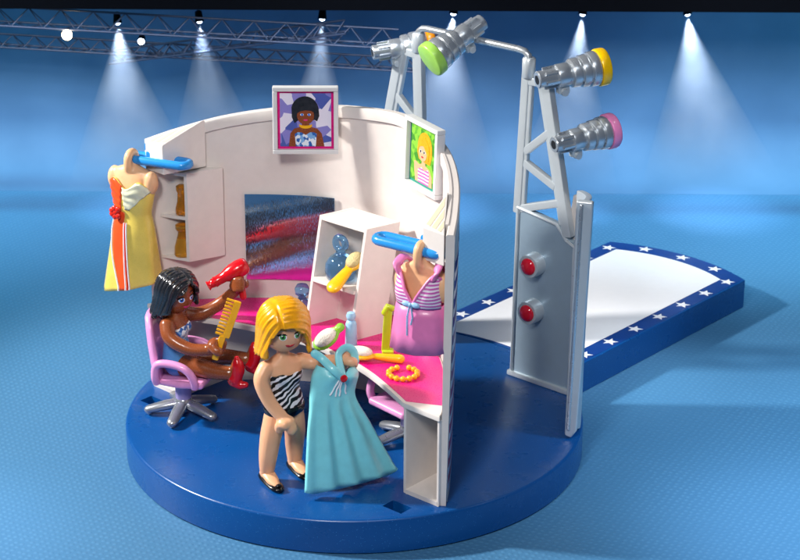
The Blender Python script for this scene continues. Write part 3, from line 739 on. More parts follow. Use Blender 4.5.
# ---------------- office chairs
def make_chair(loc, rot, label):
    """built facing -Y, base at origin"""
    t = thing('swivel_chair', label, 'chair', loc, rot, 'pink swivel chairs')
    for k in range(5):
        a = R(18 + 72 * k) + R(20); d = V((math.cos(a), math.sin(a), 0))
        bm = bmesh.new(); tube(bm, [d * .2 + V((0, 0, .46)), d * .7 + V((0, 0, .36)), d * 1.3 + V((0, 0, .22))], [.24, .24, .2], 12, flat=.75, round_end=True, up=(0, 0, 1))
        ell(bm, d * 1.28 + V((0, 0, .12)), .12, .12, .12, u=10, v=8)
        mk('leg', bm, 'star_leg', t, local=True, smooth=60)
    bm = bmesh.new(); lathe(bm, [(.3, .3), (.34, .36), (.34, .6), (.3, .66), (.28, .7)], n=24); mk('hub', bm, 'star_leg', t, local=True)
    bm = bmesh.new(); lathe(bm, [(.27, .6), (.3, .7), (.3, 1.3), (.36, 1.4), (.36, 1.52)], n=24); mk('gas_lift', bm, 'stem', t, local=True)
    bm = bmesh.new()
    pts = [(-.95, -1.15), (.95, -1.15), (1.05, -.2), (.95, .85), (-.95, .85), (-1.05, -.2)]
    prism(bm, pts, [1.5, 1.5, 1.46, 1.5, 1.5, 1.46], [1.78, 1.78, 1.72, 1.74, 1.74, 1.72]); mk('seat', bm, 'chairpink', t, local=True, bevel=.12, seg=4)
    bm = bmesh.new(); rings = []
    for z, w, y, th in ((1.62, .92, .80, .22), (2.2, 1.0, .92, .22), (3.0, 1.0, 1.02, .22), (3.6, .92, 1.08, .2), (3.95, .72, 1.12, .18), (4.08, .42, 1.13, .12)):
        r = []
        for k in range(28):
            a = 2 * pi * k / 28; cx = math.copysign(abs(math.cos(a)) ** .5, math.cos(a)) * w; cy = math.copysign(abs(math.sin(a)) ** .7, math.sin(a)) * th
            r.append(V((cx, y - .30 * (cx / 1.0) ** 2 + cy * .9, z)))
        rings.append(r)
    rings_to(bm, rings); mk('backrest', bm, 'chairpink', t, local=True, smooth=60)
    for s in (-1, 1):
        pts = catmull([(s * 1.0, .62, 1.62), (s * 1.13, .62, 1.9), (s * 1.16, .55, 2.35), (s * 1.17, .25, 2.5), (s * 1.17, -.35, 2.46), (s * 1.16, -.72, 2.25), (s * 1.1, -.88, 1.9), (s * .98, -.86, 1.6)], 4)
        bm = bmesh.new(); tube(bm, pts, .15, 12, flat=1.0, up=(1, 0, 0)); mk('armrest', bm, 'chairpink', t, local=True, smooth=60)
    return t
ch = make_chair((-6.35, -.25, 0), R(74), 'pink swivel chair on silver star base with the dark-haired woman seated')
def dup(src, loc, rot, label):
    r = src.copy(); C.objects.link(r); r.location = loc; r.rotation_euler = (0, 0, rot); r['label'] = label
    for c_ in list(src.children):
        k = c_.copy(); C.objects.link(k); k.parent = r
        for g_ in c_.children:
            q = g_.copy(); C.objects.link(q); q.parent = k
    return r
dup(ch, (2.0, -2.5, 0), R(-48), 'empty pink swivel chair half hidden behind the teal dress under the counter')

# ---------------- figures
def head_fn(R_, hz, e=2.5):
    return lambda z: R_ * max(0, 1 - abs(z / hz) ** e) ** (1 / e)
def patch(parent, HM, Rr, hz, shape, mat, name, off, n=24):
    """flat shape in (angle, height) laid on the head's skin"""
    f = head_fn(Rr, hz); bm = bmesh.new(); vs = []
    cx = sum(p[0] for p in shape) / len(shape); cz = sum(p[1] for p in shape) / len(shape)
    def pt_(x, z, o):
        r = f(z) + o; a = x / Rr
        return HM @ V((math.sin(a) * r, -math.cos(a) * r, z))
    rows = []
    for k in (1.0, .66, .33): rows.append([bm.verts.new(pt_(cx + (x - cx) * k, cz + (z - cz) * k, off * (1 if k < 1 else .55))) for x, z in shape])
    cv = bm.verts.new(pt_(cx, cz, off)); m = len(shape)
    for a, b in zip(rows, rows[1:]):
        for i in range(m): bm.faces.new((a[i], a[(i + 1) % m], b[(i + 1) % m], b[i]))
    for i in range(m): bm.faces.new((rows[-1][i], rows[-1][(i + 1) % m], cv))
    base = [bm.verts.new(pt_(x, z, -.02)) for x, z in shape]
    for i in range(m): bm.faces.new((base[i], base[(i + 1) % m], rows[0][(i + 1) % m], rows[0][i]))
    bm.faces.new(base[::-1])
    return mk(name, bm, mat, parent, local=True, smooth=60)
def face(parent, HM, Rr, hz, iris, lip, brow):
    for s in (-1, 1):
        cx = s * .27; cz = -.02
        e = patch(parent, HM, Rr, hz, [(cx + .14 * math.cos(a), cz + .115 * math.sin(a)) for a in [i * 2 * pi / 20 for i in range(20)]], 'eyew', 'eye', .010)
        patch(e, HM, Rr, hz, [(cx + .1 * math.cos(a), cz + .01 + .105 * math.sin(a)) for a in [i * 2 * pi / 18 for i in range(18)]], iris, 'iris', .018)
        patch(e, HM, Rr, hz, [(cx + .05 * math.cos(a), cz + .01 + .058 * math.sin(a)) for a in [i * 2 * pi / 14 for i in range(14)]], 'black', 'pupil', .024)
        patch(e, HM, Rr, hz, [(cx - .03 + .026 * math.cos(a), cz + .06 + .028 * math.sin(a)) for a in [i * 2 * pi / 10 for i in range(10)]], 'eyew', 'glint', .03)
        lash = [(cx + s * x, cz + z) for x, z in ((-.15, .085), (-.08, .135), (0, .15), (.1, .125), (.2, .08), (.155, .03), (.09, .085), (0, .118), (-.08, .105))]
        patch(e, HM, Rr, hz, lash, 'black', 'eyelash', .022)
        bw = [(cx + s * x, cz + z) for x, z in ((-.14, .26), (0, .31), (.17, .27), (.16, .245), (0, .28), (-.13, .235))]
        patch(parent, HM, Rr, hz, bw, brow, 'eyebrow', .012)
    patch(parent, HM, Rr, hz, [(.0, -.37), (.06, -.35), (.12, -.35), (.18, -.33), (.13, -.40), (.05, -.44), (-.05, -.44), (-.13, -.40), (-.18, -.33), (-.13, -.325), (-.06, -.335)], lip, 'mouth', .014)
def hair(parent, HM, mat, Rr, zc, ztop, zbot, n=220, m=34, ripple=.045, kk=15, flare=.0, part=0., slope=.35, back=.0):
    bm = bmesh.new(); rows = []; hz = ztop - zc; xp = math.sin(R(part))
    for j in range(m + 1):
        row = []
        for i in range(n):
            th = -pi + 2 * pi * i / n
            b = zbot(th); t = (j / m); z = ztop - (ztop - b) * (t ** 1.5)
            if z > zc: r = Rr * max(0, 1 - ((z - zc) / hz) ** 2.35) ** (1 / 2.35)
            else: r = Rr * (1 + flare * ((zc - z)) ** 1.5)
            x_, y_ = math.sin(th) * r / Rr, -math.cos(th) * r / Rr
            sd = smst(-.15, .15, x_ - xp) * 2 - 1
            ph = kk * (y_ * 1.25 + sd * 0 + slope * z * (1 if sd > 0 else .6)) + 3 * sd
            if y_ > .55: ph = ph * (1 - smst(.55, .9, y_)) + kk * 1.4 * th * smst(.55, .9, y_)
            w_ = math.sin(ph) * .62 + .38 * math.sin(ph * 1.73 + 1.1)
            w_ = math.copysign(abs(w_) ** .8, w_)
            q = 1 + ripple * w_ * smst(.03, .3, abs(x_ - xp) + max(0, y_ - .3))
            q -= .07 * math.exp(-((x_ - xp) / .05) ** 2) * smst(.5, .1, y_) * (1 if z > zc - .1 else 0)
            r *= q
            zz = z * 1. if z < zc else zc + (z - zc) * (1 + .35 * (q - 1) * 2)
            y = -math.cos(th) * r * 1.02 + (back * max(0, zc - z) if abs(th) > 1.2 else 0)
            row.append(HM @ V((math.sin(th) * r, y, zz)))
        rows.append(row)
    vs = [[bm.verts.new(p) for p in r] for r in rows]
    for a, b in zip(vs, vs[1:]):
        for i in range(n): bm.faces.new((a[i], a[(i + 1) % n], b[(i + 1) % n], b[i]))
    bm.faces.new(vs[0])
    return mk('hair', bm, mat, parent, local=True, smooth=65, solid=.13)
def interp(pts, x):
    if x <= pts[0][0]: return pts[0][1]
    for (a_, b_), (c_, d_) in zip(pts, pts[1:]):
        if x <= c_: return b_ + (d_ - b_) * smst(a_, c_, x)
    return pts[-1][1]
def head_bm(bm, HM, Rr, hz):
    f = head_fn(Rr, hz); rings = []
    for k in range(19):
        z = -hz * math.cos(pi * k / 18); rings.append([HM @ V((math.sin(2 * pi * i / 32) * max(f(z), .02), -math.cos(2 * pi * i / 32) * max(f(z), .02), z)) for i in range(32)])
    rings_to(bm, rings)
def grip(bm, c, axis, toward, rad=.19, th=.115, w=.21):
    """C shaped toy hand: fingers on one side, thumb on the other, closing round `axis`; the wrist comes in from -toward"""
    ax = V(axis).normalized(); to = V(toward); to = (to - ax * to.dot(ax)).normalized(); sd = ax.cross(to); c = V(c)
    for k in range(4):        # four finger pads side by side, one merged mitt with slight grooves
        o = ax * (k - 1.5) * w * .40
        top = 2.35 - .12 * abs(k - 1.3)
        pts = [c + o + (-to * math.cos(g) + sd * math.sin(g)) * rad for g in [-.35 + top * i / 10 + .0 for i in range(11)]]
        tube(bm, pts, [th * 1.1] * 4 + [th] * 4 + [th * .9] * 3, 8, round_end=True)
    pts = [c + ax * w * .2 + (-to * math.cos(g) - sd * math.sin(g)) * rad for g in [-.2 + 2.2 * i / 9 for i in range(10)]]
    tube(bm, pts, [th * 1.5] * 5 + [th * 1.2] * 5, 10, round_end=True)
def arm(bm, pts, r0=.24, r1=.165):
    p = catmull(pts, 5); m = len(p); tube(bm, p, [1.32 * (r0 + (r1 - r0) * i / (m - 1)) for i in range(m)], 14, round_end=True)

# --- standing blond woman
w = thing('person', 'blond woman in a zebra print swimsuit standing and holding the teal dress', 'person', (-2.3, -5.35, 0), R(30))
TS = [(0, 0, 2.42, 0.575, 0.396), (0, 0, 2.75, 0.69, 0.462), (0, 0, 3.15, 0.609, 0.418), (0, -0.02, 3.5, 0.506, 0.363), (0, -0.05, 3.85, 0.598, 0.44), (0, -0.04, 4.15, 0.667, 0.429), (0, 0, 4.42, 0.713, 0.341), (0, 0.02, 4.58, 0.483, 0.275), (0, 0.02, 4.7, 0.22, 0.22), (0, 0.02, 5.2, 0.2, 0.22)]
bm = bmesh.new(); loft(bm, TS, 32)
for s in (-1, 1): ell(bm, (s * .23, -.3, 3.98), .23, .2, .22)
feet = {-1: (-.70, -.02), 1: (.55, .30)}
for s in (-1, 1):
    fx, fy = feet[s]
    tube(bm, catmull([(s * .27, 0, 2.75), (s * .36 * .5 + fx * .5, fy * .4, 1.75), (fx * .95, fy, 1.0), (fx, fy + .05, .3)], 5), [.40, .40, .395, .39, .385, .38, .37, .36, .35, .34, .33, .315, .3, .285, .265, .25], 16, round_end=True)
    ell(bm, (fx, fy - .22, .19), .21, .42, .15)
HS = V((-.62, 0, 4.33))
arm(bm, [(-.66, 0, 4.3), (-.90, -.10, 3.9), (-.72, -.35, 3.2), (-.42, -.72, 2.68)], .225, .165)
grip(bm, (-.36, -.84, 2.36), (.8, .5, .1), (.15, .1, -1), .2, .17, .25)
arm(bm, [(.66, 0, 4.3), (1.05, -.25, 4.25), (1.4, -.7, 4.38), (1.72, -1.12, 4.5)], .225, .16)
grip(bm, (1.9, -1.36, 4.52), (.2, .1, 1), (.75, -.66, 0), .26, .15, .27)
HW = Matrix.Translation((0, -.05, 5.68)) @ Matrix.Rotation(R(-6), 4, 'Z') @ Matrix.Rotation(R(5), 4, 'X') @ Matrix.Scale(.99, 4)
head_bm(bm, HW, .70, .80)
fuse('body', bm, 'skinl', w)
loc_loft([s_ for s_ in TS[2:6]], 'zebra', 'bandeau', w, n=40, off=.035, cap=False, solid=.03)
bm = bmesh.new(); loft(bm, TS[3:6], 32, off=.035)
bm.free()
bm = bmesh.new()
for s in (-1, 1): ell(bm, (s * .23, -.30, 3.95), .265, .235, .245)
loft(bm, [(0, -.02, 3.45, 0.54, 0.396), (0, -.04, 3.7, 0.586, 0.44), (0, -.05, 3.9, 0.65, 0.479), (0, -.04, 4.08, 0.69, 0.473)], 36)
b_ = [o for o in w.children if o.name.startswith('bandeau')][0]; bpy.data.objects.remove(b_)
fuse('bandeau', bm, 'zebra', w, .035, 3)
bm = bmesh.new(); loft(bm, [(0, 0, 2.36, 0.345, 0.33), (0, 0, 2.5, 0.598, 0.44), (0, 0, 2.75, 0.742, 0.512), (0, 0, 3.15, 0.661, 0.468), (0, -.02, 3.5, 0.546, 0.402)], 36); fuse('swimsuit', bm, 'zebra', w, .035, 3)
bm = bmesh.new(); loft(bm, [(0, 0, 2.34, 0.368, 0.352), (0, 0, 2.5, 0.632, 0.462), (0, 0, 2.72, 0.765, 0.533), (0, 0, 2.86, 0.753, 0.528)], 36)
for s in (-1, 1): ell(bm, (s * .29, 0, 2.66), .46, .46, .26)
fuse('hip_piece', bm, 'black', w, .04, 3)
for s in (-1, 1):
    fx, fy = feet[s]; bm = bmesh.new(); rings = []
    for y, wd, h in ((.36, .14, .2), (.3, .23, .30), (.08, .28, .29), (-.3, .28, .20), (-.65, .27, .19), (-.88, .20, .17), (-1.0, .08, .12)):
        rings.append([V((fx + math.cos(a) * wd, fy + y, .02 + (math.sin(a) * .5 + .5) * h)) for a in [2 * pi * k / 20 for k in range(20)]])
    rings_to(bm, rings)
    # keep the instep bare: top opening
    o = mk('shoe', bm, 'black', w, local=True, smooth=60)
    bm = bmesh.new(); ell(bm, (fx, fy - .84, .24), .11, .07, .05, u=10, v=6); mk('shoe_bow', bm, 'black', o, local=True)
    bm = bmesh.new(); tube(bm, [(fx, fy + .12, .32), (fx, fy - .12, .32), (fx, fy - .42, .22), (fx, fy - .66, .17)], [.24, .25, .23, .15], 14, flat=.6, up=(0, 0, 1), round_end=True); mk('instep', bm, 'skinl', w, local=True, smooth=60)
face(w, HW, .70, .80, 'irisg', 'lip', 'blond')
def zb_blond(th):
    d_ = math.degrees(th)
    fr = interp([(-46, .0), (-26, .40), (-4, .44), (14, .27), (30, .10), (46, -.12)], d_)
    side = -.86 + .05 * math.sin(th * 8)
    k = smst(44, 62, abs(d_ + 2)); return fr * (1 - k) + side * k
hair(w, HW, 'blond', .93, .1, 1.08, zb_blond, flare=.06, kk=24, ripple=.025, part=-24, slope=.8)
# --- teal dress she holds
dr = thing('teal_dress', 'teal halter dress with white ribbons held out in front of the blond woman', 'dress', (-.2, -6.1, .2))
Lp = [(-1.14, -6.08, 4.62), (-1.30, -6.2, 4.3), (-1.36, -6.33, 3.85), (-1.38, -6.4, 3.5), (-1.40, -6.47, 3.1), (-1.47, -6.62, 2.46), (-1.53, -6.85, 1.24), (-1.58, -7.0, .22)]
Rp = [(.02, -5.6, 4.45), (.24, -5.52, 4.15), (.16, -5.55, 3.65), (.13, -5.6, 3.4), (.25, -5.6, 3.0), (.62, -5.52, 2.3), (1.15, -5.42, 1.2), (1.60, -5.3, .28)]
Lc, Rc = catmull(Lp, 5), catmull(Rp, 5)
nd = V((.476, -.88, .0)).normalized()
def dgrid(o_in=0):
    rows = []
    m = len(Lc)
    for j, (a, b) in enumerate(zip(Lc, Rc)):
        v = j / (m - 1); row = []
        wd = (b - a).length
        for i in range(49):
            u = i / 48; x = 2 * u - 1
            p = a.lerp(b, u)
            bul = (.42 - .12 * v) * math.sqrt(max(0, 1 - x * x)) + .0
            if v < .36:
                for c_ in (-.42, .42): bul += .20 * math.exp(-((x - c_) / .34) ** 2 - ((v - .13) / .10) ** 2)
            pl = smst(.38, .75, v) * .10 * math.cos(x * 12.5) * (1 - .6 * abs(x) ** 3)
            p = p + nd * (bul + pl)
            if v < .12: p = p + V((0, 0, -.34 * (1 - v / .12) * math.exp(-(x / .4) ** 2)))
            if j == m - 1: p = p + V((0, 0, .06 * math.cos(x * 12.5)))
            row.append(p)
        rows.append(row)
    return rows
rows = dgrid()
bm = bmesh.new(); vs = [[bm.verts.new(p) for p in r] for r in rows]
for a, b in zip(vs, vs[1:]):
    for i in range(48): bm.faces.new((a[i], a[i + 1], b[i + 1], b[i]))
mk('gown', bm, 'teal', dr, smooth=60, solid=.12)
cn = rows[4][24] + nd * .1
bm = bmesh.new()
for pts in ([cn, cn + V((-.3, -.05, .3)), V((-.95, -6.12, 4.86)), V((-1.2, -6.1, 5.04))], [cn, V((-.40, -5.9, 4.8)), V((-.32, -5.75, 5.0)), V((-.1, -5.6, 5.05)), V((.1, -5.5, 4.85)), V((.16, -5.52, 4.5))]):
    tube(bm, catmull(pts, 5), .145, 14, flat=.5, round_end=True, up=nd)
mk('halter_strap', bm, 'teal', dr, smooth=60)
bm = bmesh.new(); lathe(bm, [(.13, 0), (.13, .05), (.08, .09), (.01, .09)], cn + nd * .06, nd, 18); mk('button', bm, 'red', dr)
bm = bmesh.new()
for x in (-.32, -.08, .12, .4):
    pts = []
    for t_ in range(8):
        jj = 4 + int(t_ * 1.35 * (1.0 if abs(x) < .3 else .9)); ii = int(24 + 24 * x * (t_ / 7) ** .8)
        pts.append(rows[jj][ii] + nd * .03)
    tube(bm, pts, .03, 6)
mk('ribbon', bm, 'starw', dr)

# --- seated dark-haired woman
w = thing('person', 'dark-haired woman in a blue swimsuit seated on the pink chair using hair tools', 'person', (-6.35, -.25, 0), R(74))
zo = -.42     # lower the torso on to the seat
TS2 = [(0, 0.15, 1.95, 0.632, 0.462), (0, 0.17, 2.3, 0.713, 0.484), (0, 0.2, 2.7, 0.609, 0.418), (0, 0.22, 3.05, 0.517, 0.363), (0, 0.2, 3.4, 0.598, 0.418), (0, 0.22, 3.7, 0.667, 0.407), (0, 0.26, 3.95, 0.713, 0.341), (0, 0.28, 4.1, 0.483, 0.275), (0, 0.28, 4.22, 0.22, 0.22), (0, 0.25, 4.6, 0.2, 0.22)]
bm = bmesh.new(); loft(bm, TS2, 32)
for s in (-1, 1): ell(bm, (s * .23, -.08, 3.5), .23, .2, .22)
fy = {-1: -2.05, 1: -2.25}
for s in (-1, 1):
    zf = 2.12 if s < 0 else 2.2
    xf = -.5 if s < 0 else .72
    tube(bm, catmull([(s * .3, .15, 2.12), (s * .25 + xf * .3, -.7, 2.18), (xf * .95, -1.4, zf), (xf, fy[s], zf)], 5), [.39, .39, .385, .38, .37, .36, .35, .34, .33, .315, .305, .295, .285, .275, .265, .26], 16, round_end=True)
    tube(bm, [(xf, fy[s] - .1, zf - .15), (xf, fy[s] - .2, zf + .25), (xf, fy[s] - .25, zf + .5)], [.17, .17, .13], 12, round_end=True)
arm(bm, [(-.68, .25, 3.82), (-1.0, .0, 3.45), (-1.05, -.75, 3.15), (-1.0, -1.55, 3.2)], .225, .165)
grip(bm, (-1.0, -1.84, 3.28), (-.1, -.5, .86), (0, -1, -.3), .24, .15, .27)
arm(bm, [(.68, .25, 3.75), (1.1, -.3, 3.62), (1.4, -.95, 3.95), (1.48, -1.6, 4.55)], .225, .16)
grip(bm, (1.5, -1.82, 4.85), (-.25, -.25, -1), (.3, -1, .5), .24, .15, .27)
HK = Matrix.Translation((0, .12, 4.82)) @ Matrix.Rotation(R(-28), 4, 'Z') @ Matrix.Rotation(R(4), 4, 'X') @ Matrix.Scale(.88, 4)
head_bm(bm, HK, .70, .80)
fuse('body', bm, 'skind', w)
bm = bmesh.new()
for s in (-1, 1): ell(bm, (s * .23, -.08, 3.46), .265, .235, .245)
loft(bm, [(0, .22, 3.0, 0.546, 0.402), (0, .2, 3.25, 0.609, 0.44), (0, .2, 3.45, 0.65, 0.462), (0, .21, 3.6, 0.69, 0.457)], 36); fuse('bandeau', bm, 'bluepat', w, .035, 3)
bm = bmesh.new(); loft(bm, [(0, .15, 1.9, 0.575, 0.44), (0, .15, 2.05, 0.724, 0.528), (0, .17, 2.3, 0.765, 0.533), (0, .2, 2.7, 0.661, 0.462), (0, .22, 3.05, 0.558, 0.402)], 36)
for s in (-1, 1): ell(bm, (s * .3, .1, 2.12), .46, .45, .43)
fuse('swimsuit', bm, 'suitblue', w, .04, 3)
for s in (-1, 1):
    zf = 2.12 if s < 0 else 2.2; xf = -.5 if s < 0 else .72
    bm = bmesh.new()
    tube(bm, catmull([(xf, fy[s] - .10, zf - .28), (xf, fy[s] - .22, zf - .12), (xf, fy[s] - .34, zf + .2), (xf, fy[s] - .30, zf + .62)], 4), [.2, .25, .27, .27, .26, .25, .24, .24, .24, .23, .22, .18, .12], 14, round_end=True)
    tube(bm, [(xf, fy[s] - .12, zf - .3), (xf, fy[s] - .42, zf - .42), (xf, fy[s] - .6, zf - .38)], [.2, .17, .13], 12, round_end=True)
    fuse('shoe', bm, 'red', w, .035, 3)
face(w, HK, .70, .80, 'irisb', 'lipp', 'black')
def zb_dark(th):
    d_ = math.degrees(th)
    fr = interp([(-48, .0), (-30, .30), (8, .70), (34, .34), (50, .02)], d_)
    side = -.58 - .34 * smst(80, 150, abs(d_)) - (.26 if d_ < 0 else 0) * smst(55, 95, abs(d_)) + .07 * math.sin(th * 11)
    k = smst(48, 66, abs(d_ - 2)); return fr * (1 - k) + side * k
hair(w, HK, 'darkhair', .90, .1, 1.06, zb_dark, flare=.10, kk=25, ripple=.042, part=10, slope=.45, back=.14)
h_ = [o for o in w.children if o.name.startswith('hair')][0]
bm = bmesh.new(); tube(bm, [HK @ V(p) for p in ((0, .7, -.4), (0, .88, -.7), (-.05, .95, -1.05), (-.05, .9, -1.35))], [.35, .4, .36, .16], 16, round_end=True); mk('ponytail', bm, 'darkhair', h_, local=True, smooth=60)

# --- tools in her hands
Wm = Matrix.Translation((-6.35, -.25, 0)) @ Matrix.Rotation(R(74), 4, 'Z')
hc = Wm @ V((1.5, -1.82, 4.85)); 
t = thing('hair_dryer', 'red hair dryer raised in the seated woman\'s hand', 'hair dryer', hc)
noz = V((-5.65, .35, 5.05)); bk = V((-4.55, .62, 5.62))
hx = (Wm.to_3x3() @ V((-.25, -.25, -1))).normalized()
top = hc - hx * .55; ax = (noz - bk).normalized()
bm = bmesh.new(); lathe(bm, [(.08, -.38), (.22, -.36), (.31, -.25), (.34, .0), (.32, .25), (.26, .5), (.2, .62), (.19, .9), (.21, 1.0), (.18, 1.02), (.14, 1.2), (.19, 1.28), (.17, 1.3), (.1, 1.3)], top, ax, 28); mk('dryer_barrel', bm, 'red', t, smooth=50)
bm = bmesh.new(); tube(bm, [top + hx * .1, hc, hc + hx * .5], [.15, .13, .13], 14, round_end=True); mk('dryer_handle', bm, 'red', t, smooth=60)
hc = Wm @ V((-1.0, -1.84, 3.28)); ax = (V((-4.5, -1.2, 4.95)) - V((-5.1, -1.2, 3.2))).normalized(); sd = V((ax.z, 0, -ax.x)).normalized()
t = thing('comb', 'yellow comb held upright in the seated woman\'s hand', 'comb', hc)
nn_ = ax.cross(sd).normalized(); bm = bmesh.new()
box(bm, hc + ax * .05, (1.0, .24, .17), ax, sd, nn_); box(bm, hc + ax * 1.25 + sd * .12, (1.5, .26, .15), ax, sd, nn_); mk('comb_spine', bm, 'yellow', t, bevel=.05)
bm = bmesh.new()
for k in range(11): box(bm, hc + ax * (.58 + .137 * k) - sd * .12, (.075, .34, .09), ax, sd, nn_)
mk('teeth', bm, 'yellow', t, bevel=.015)

# ---------------- small things on counter and shelves
CT = 3.446
def brush(label, tail, headp, hm, bm_mat, up=(0, 0, 1), hw=.36, hl=.62, grp=None, fat=1):
    a, b = V(tail), V(headp); d = (b - a).normalized(); up = V(up); up = (up - d * up.dot(d)).normalized(); s = up.cross(d)
    t = thing('hair_brush', label, 'hair brush', a)
    if grp: t['group'] = grp
    L = (b - a).length
    bm = bmesh.new(); tube(bm, [a, a + d * L * .2, a + d * (L - hl * 1.5)], [.17 * fat, .15 * fat, .12 * fat], 12, round_end=True, flat=1 if fat == 1 else .5, up=None if fat == 1 else up)
    ell(bm, b - d * hl * .6, hl * .9, hw, .13, Matrix((d, s, up)).transposed()); fuse("handle", bm, hm, t, .045, 2)
    h = [o for o in t.children][-1]; h.data.transform(MAT[t].inverted())
    bm = bmesh.new(); ell(bm, b - d * hl * .6 + up * .13, hl * .72, hw * .78, .19, Matrix((d, s, up)).transposed()); mk('bristles', bm, bm_mat, t)
    return t
brush('green hair brush with white bristles leaning at the foot of the shelf tower', (-.45, -1.95, 4.25), (-1.25, -2.35, 3.7), 'green', 'bristle', up=(-.35, -.75, .6))
brush('yellow hair brush with white bristles lying on the pink counter', (1.7, -3.3, CT + .17), (-.1, -2.95, CT + .2), 'yellow', 'bristle')
def bottle(name, label, p, mat, capm, prof, cap=None, grp=None, n=24, flat=1):
    t = thing(name, label, 'bottle', p, 0, grp)
    bm = bmesh.new(); lathe(bm, prof, p, n=n, sy=flat); mk('bottle_body', bm, mat, t, smooth=50)
    if cap: bm = bmesh.new(); lathe(bm, cap, p, n=n); mk('stopper', bm, capm, t, smooth=50)
    return t
bottle('slim_bottle', 'slim pale blue bottle with round stopper beside the green hair brush', (-.08, -1.85, CT), 'ltblue', 'ltblue', [(.2, 0), (.22, .05), (.2, .9), (.16, 1.0), (.1, 1.05)], [(.08, 1.0), (.16, 1.1), (.18, 1.2), (.14, 1.32), (.01, 1.36)])
bottle('perfume_bottle', 'small clear blue bottle on the counter left of the shelf tower', (-1.98, 1.35, CT), 'cblue', 'cblue', [(.3, 0), (.34, .1), (.34, .4), (.16, .55), (.14, .65), (.26, .75), (.28, .95), (.2, 1.1), (.01, 1.15)])
# big perfume flask in the tower
sh = V((-.1, -1.39, 3.43)) + V((.57, .69, 4.07)) * .455
pp_ = sh + V((-1.74, 1.5, 0)) * .62 + V((1.19, .84, 0)) * .35
t = thing('perfume_flask', 'large clear blue perfume flask with ring stopper on the tower shelf', 'perfume bottle', pp_)
bm = bmesh.new()
lathe(bm, [(.40, 0.01), (.52, .06), (.58, .3), (.55, .6), (.38, .86), (.2, .98), (.17, 1.05)], pp_, n=36); mk('flask_body', bm, 'cblue', t, smooth=60)
bm = bmesh.new(); rc = pp_ + V((0, 0, 1.36)); e1 = V((.755, -.655, 0)); tube(bm, [rc + e1 * .24 * math.cos(g) + V((0, 0, .24 * math.sin(g))) for g in [i * 2 * pi / 24 for i in range(24)]], .13, 12, closed=True); mk('ring_stopper', bm, 'cblue', t, smooth=60)
# yellow brush lying on the tower shelf
sb = sh + V((-1.74, 1.5, 0)) * .24 + V((1.19, .84, 0)) * .1
brush('yellow hair brush with tan bristles sticking out of the tower shelf', (-.70, -.97, 5.42), (.22, -.08, 6.25), 'yellow', 'tan', up=(-.4, -.5, .7), hw=.36, hl=.5, fat=1.9)
# standing lime comb
t = thing('hair_clip', 'lime green hair clip standing upright on the counter beside the pink top', 'hair clip', (1.25, -2.4, CT))
bm = bmesh.new(); a = V((1.22, -2.45, CT)); 
box(bm, a + V((.02, 0, .08)), (.42, .38, .16)); box(bm, a + V((-.02, .05, .85)), (.30, .16, 1.6), ux=(1, 0, .05), uz=(.06, .0, 1)); mk('clip_arm', bm, 'lime', t, bevel=.06)
bm = bmesh.new(); tube(bm, [a + V((-.1, .05, 1.55)), a + V((.02, .05, 1.8)), a + V((.16, .05, 1.72))], .12, 10, round_end=True); mk('clip_head', bm, 'lime', t, smooth=60)
# bead bracelet
t = thing('bead_bracelet', 'yellow bead bracelet open ring lying on the pink counter', 'bracelet', (1.78, -4.4, CT))
bm = bmesh.new()
for k in range(13):
    a = R(115 + 27 * 0 + 310 * k / 12); ell(bm, (1.78 + .5 * math.cos(a), -4.35 + .5 * math.sin(a), CT + .1), .105, .105, .105, u=12, v=8)
tube(bm, [(1.78 + .5 * math.cos(R(115 + 310 * k / 24)), -4.35 + .5 * math.sin(R(115 + 310 * k / 24)), CT + .1) for k in range(25)], .05, 8)
o = mk('beads', bm, 'yellow', t, smooth=60)
# amber bottles in the wall cabinet
Oc, Uc, Vc = V((-6.19, 1.95, 5.2)), V((-1.48, .60, 0)), V((1.26, .74, 0))
pr1 = [(.2, 0), (.24, .04), (.24, .25), (.17, .5), (.15, .85), (.2, .95), (.2, 1.1), (.12, 1.15)]
bottle('lotion_bottle', 'amber bottle with flared foot on the upper shelf of the wall cabinet', Oc + Uc * .36 + Vc * .22 + V((0, 0, 3.46 * .508)), 'amber', 'amber', pr1)
bottle('lotion_bottle', 'amber waisted bottle on the lower shelf of the wall cabinet', Oc + Uc * .38 + Vc * .22 + V((0, 0, 3.46 * .038)), 'amber', 'amber', [(.3, 0), (.32, .06), (.3, .35), (.17, .8), (.15, .95), (.25, 1.05), (.25, 1.2), (.15, 1.25)])

# ---------------- stage rig in front of the backdrop
def truss(label, a, b, wdt):
    a, b = V(a), V(b); d = (b - a).normalized(); L = (b - a).length
    t = thing('lighting_truss', label, 'lighting truss', (a + b) / 2, 0, 'lattice trusses over the backdrop')
    up = V((0, 0, 1)); up = (up - d * up.dot(d)).normalized(); s = d.cross(up)
    ch_ = [up * wdt * .5, -up * wdt * .5 + s * wdt * .5, -up * wdt * .5 - s * wdt * .5]
    bm = bmesh.new()
    for c_ in ch_: tube(bm, [a + c_, b + c_], .055, 8)
    mk('chord', bm, 'truss', t)
    bm = bmesh.new(); k = int(L / (wdt * .9))
    for i in range(k):
        p0, p1 = a + d * L * i / k, a + d * L * (i + 1) / k
        for x, y in ((0, 1), (0, 2), (1, 2)):
            if i % 2: x, y = y, x
            tube(bm, [p0 + ch_[x], p1 + ch_[y]], .028, 6)
    mk('lattice', bm, 'truss', t)
truss('front lattice truss across the top left of the backdrop', (-24, 26.5, 8.75), (1.5, 26.5, 7.35), .85)
truss('rear lattice truss lower down along the left of the backdrop', (-24, 28.4, 7.0), (2.5, 28.4, 5.5), .6)
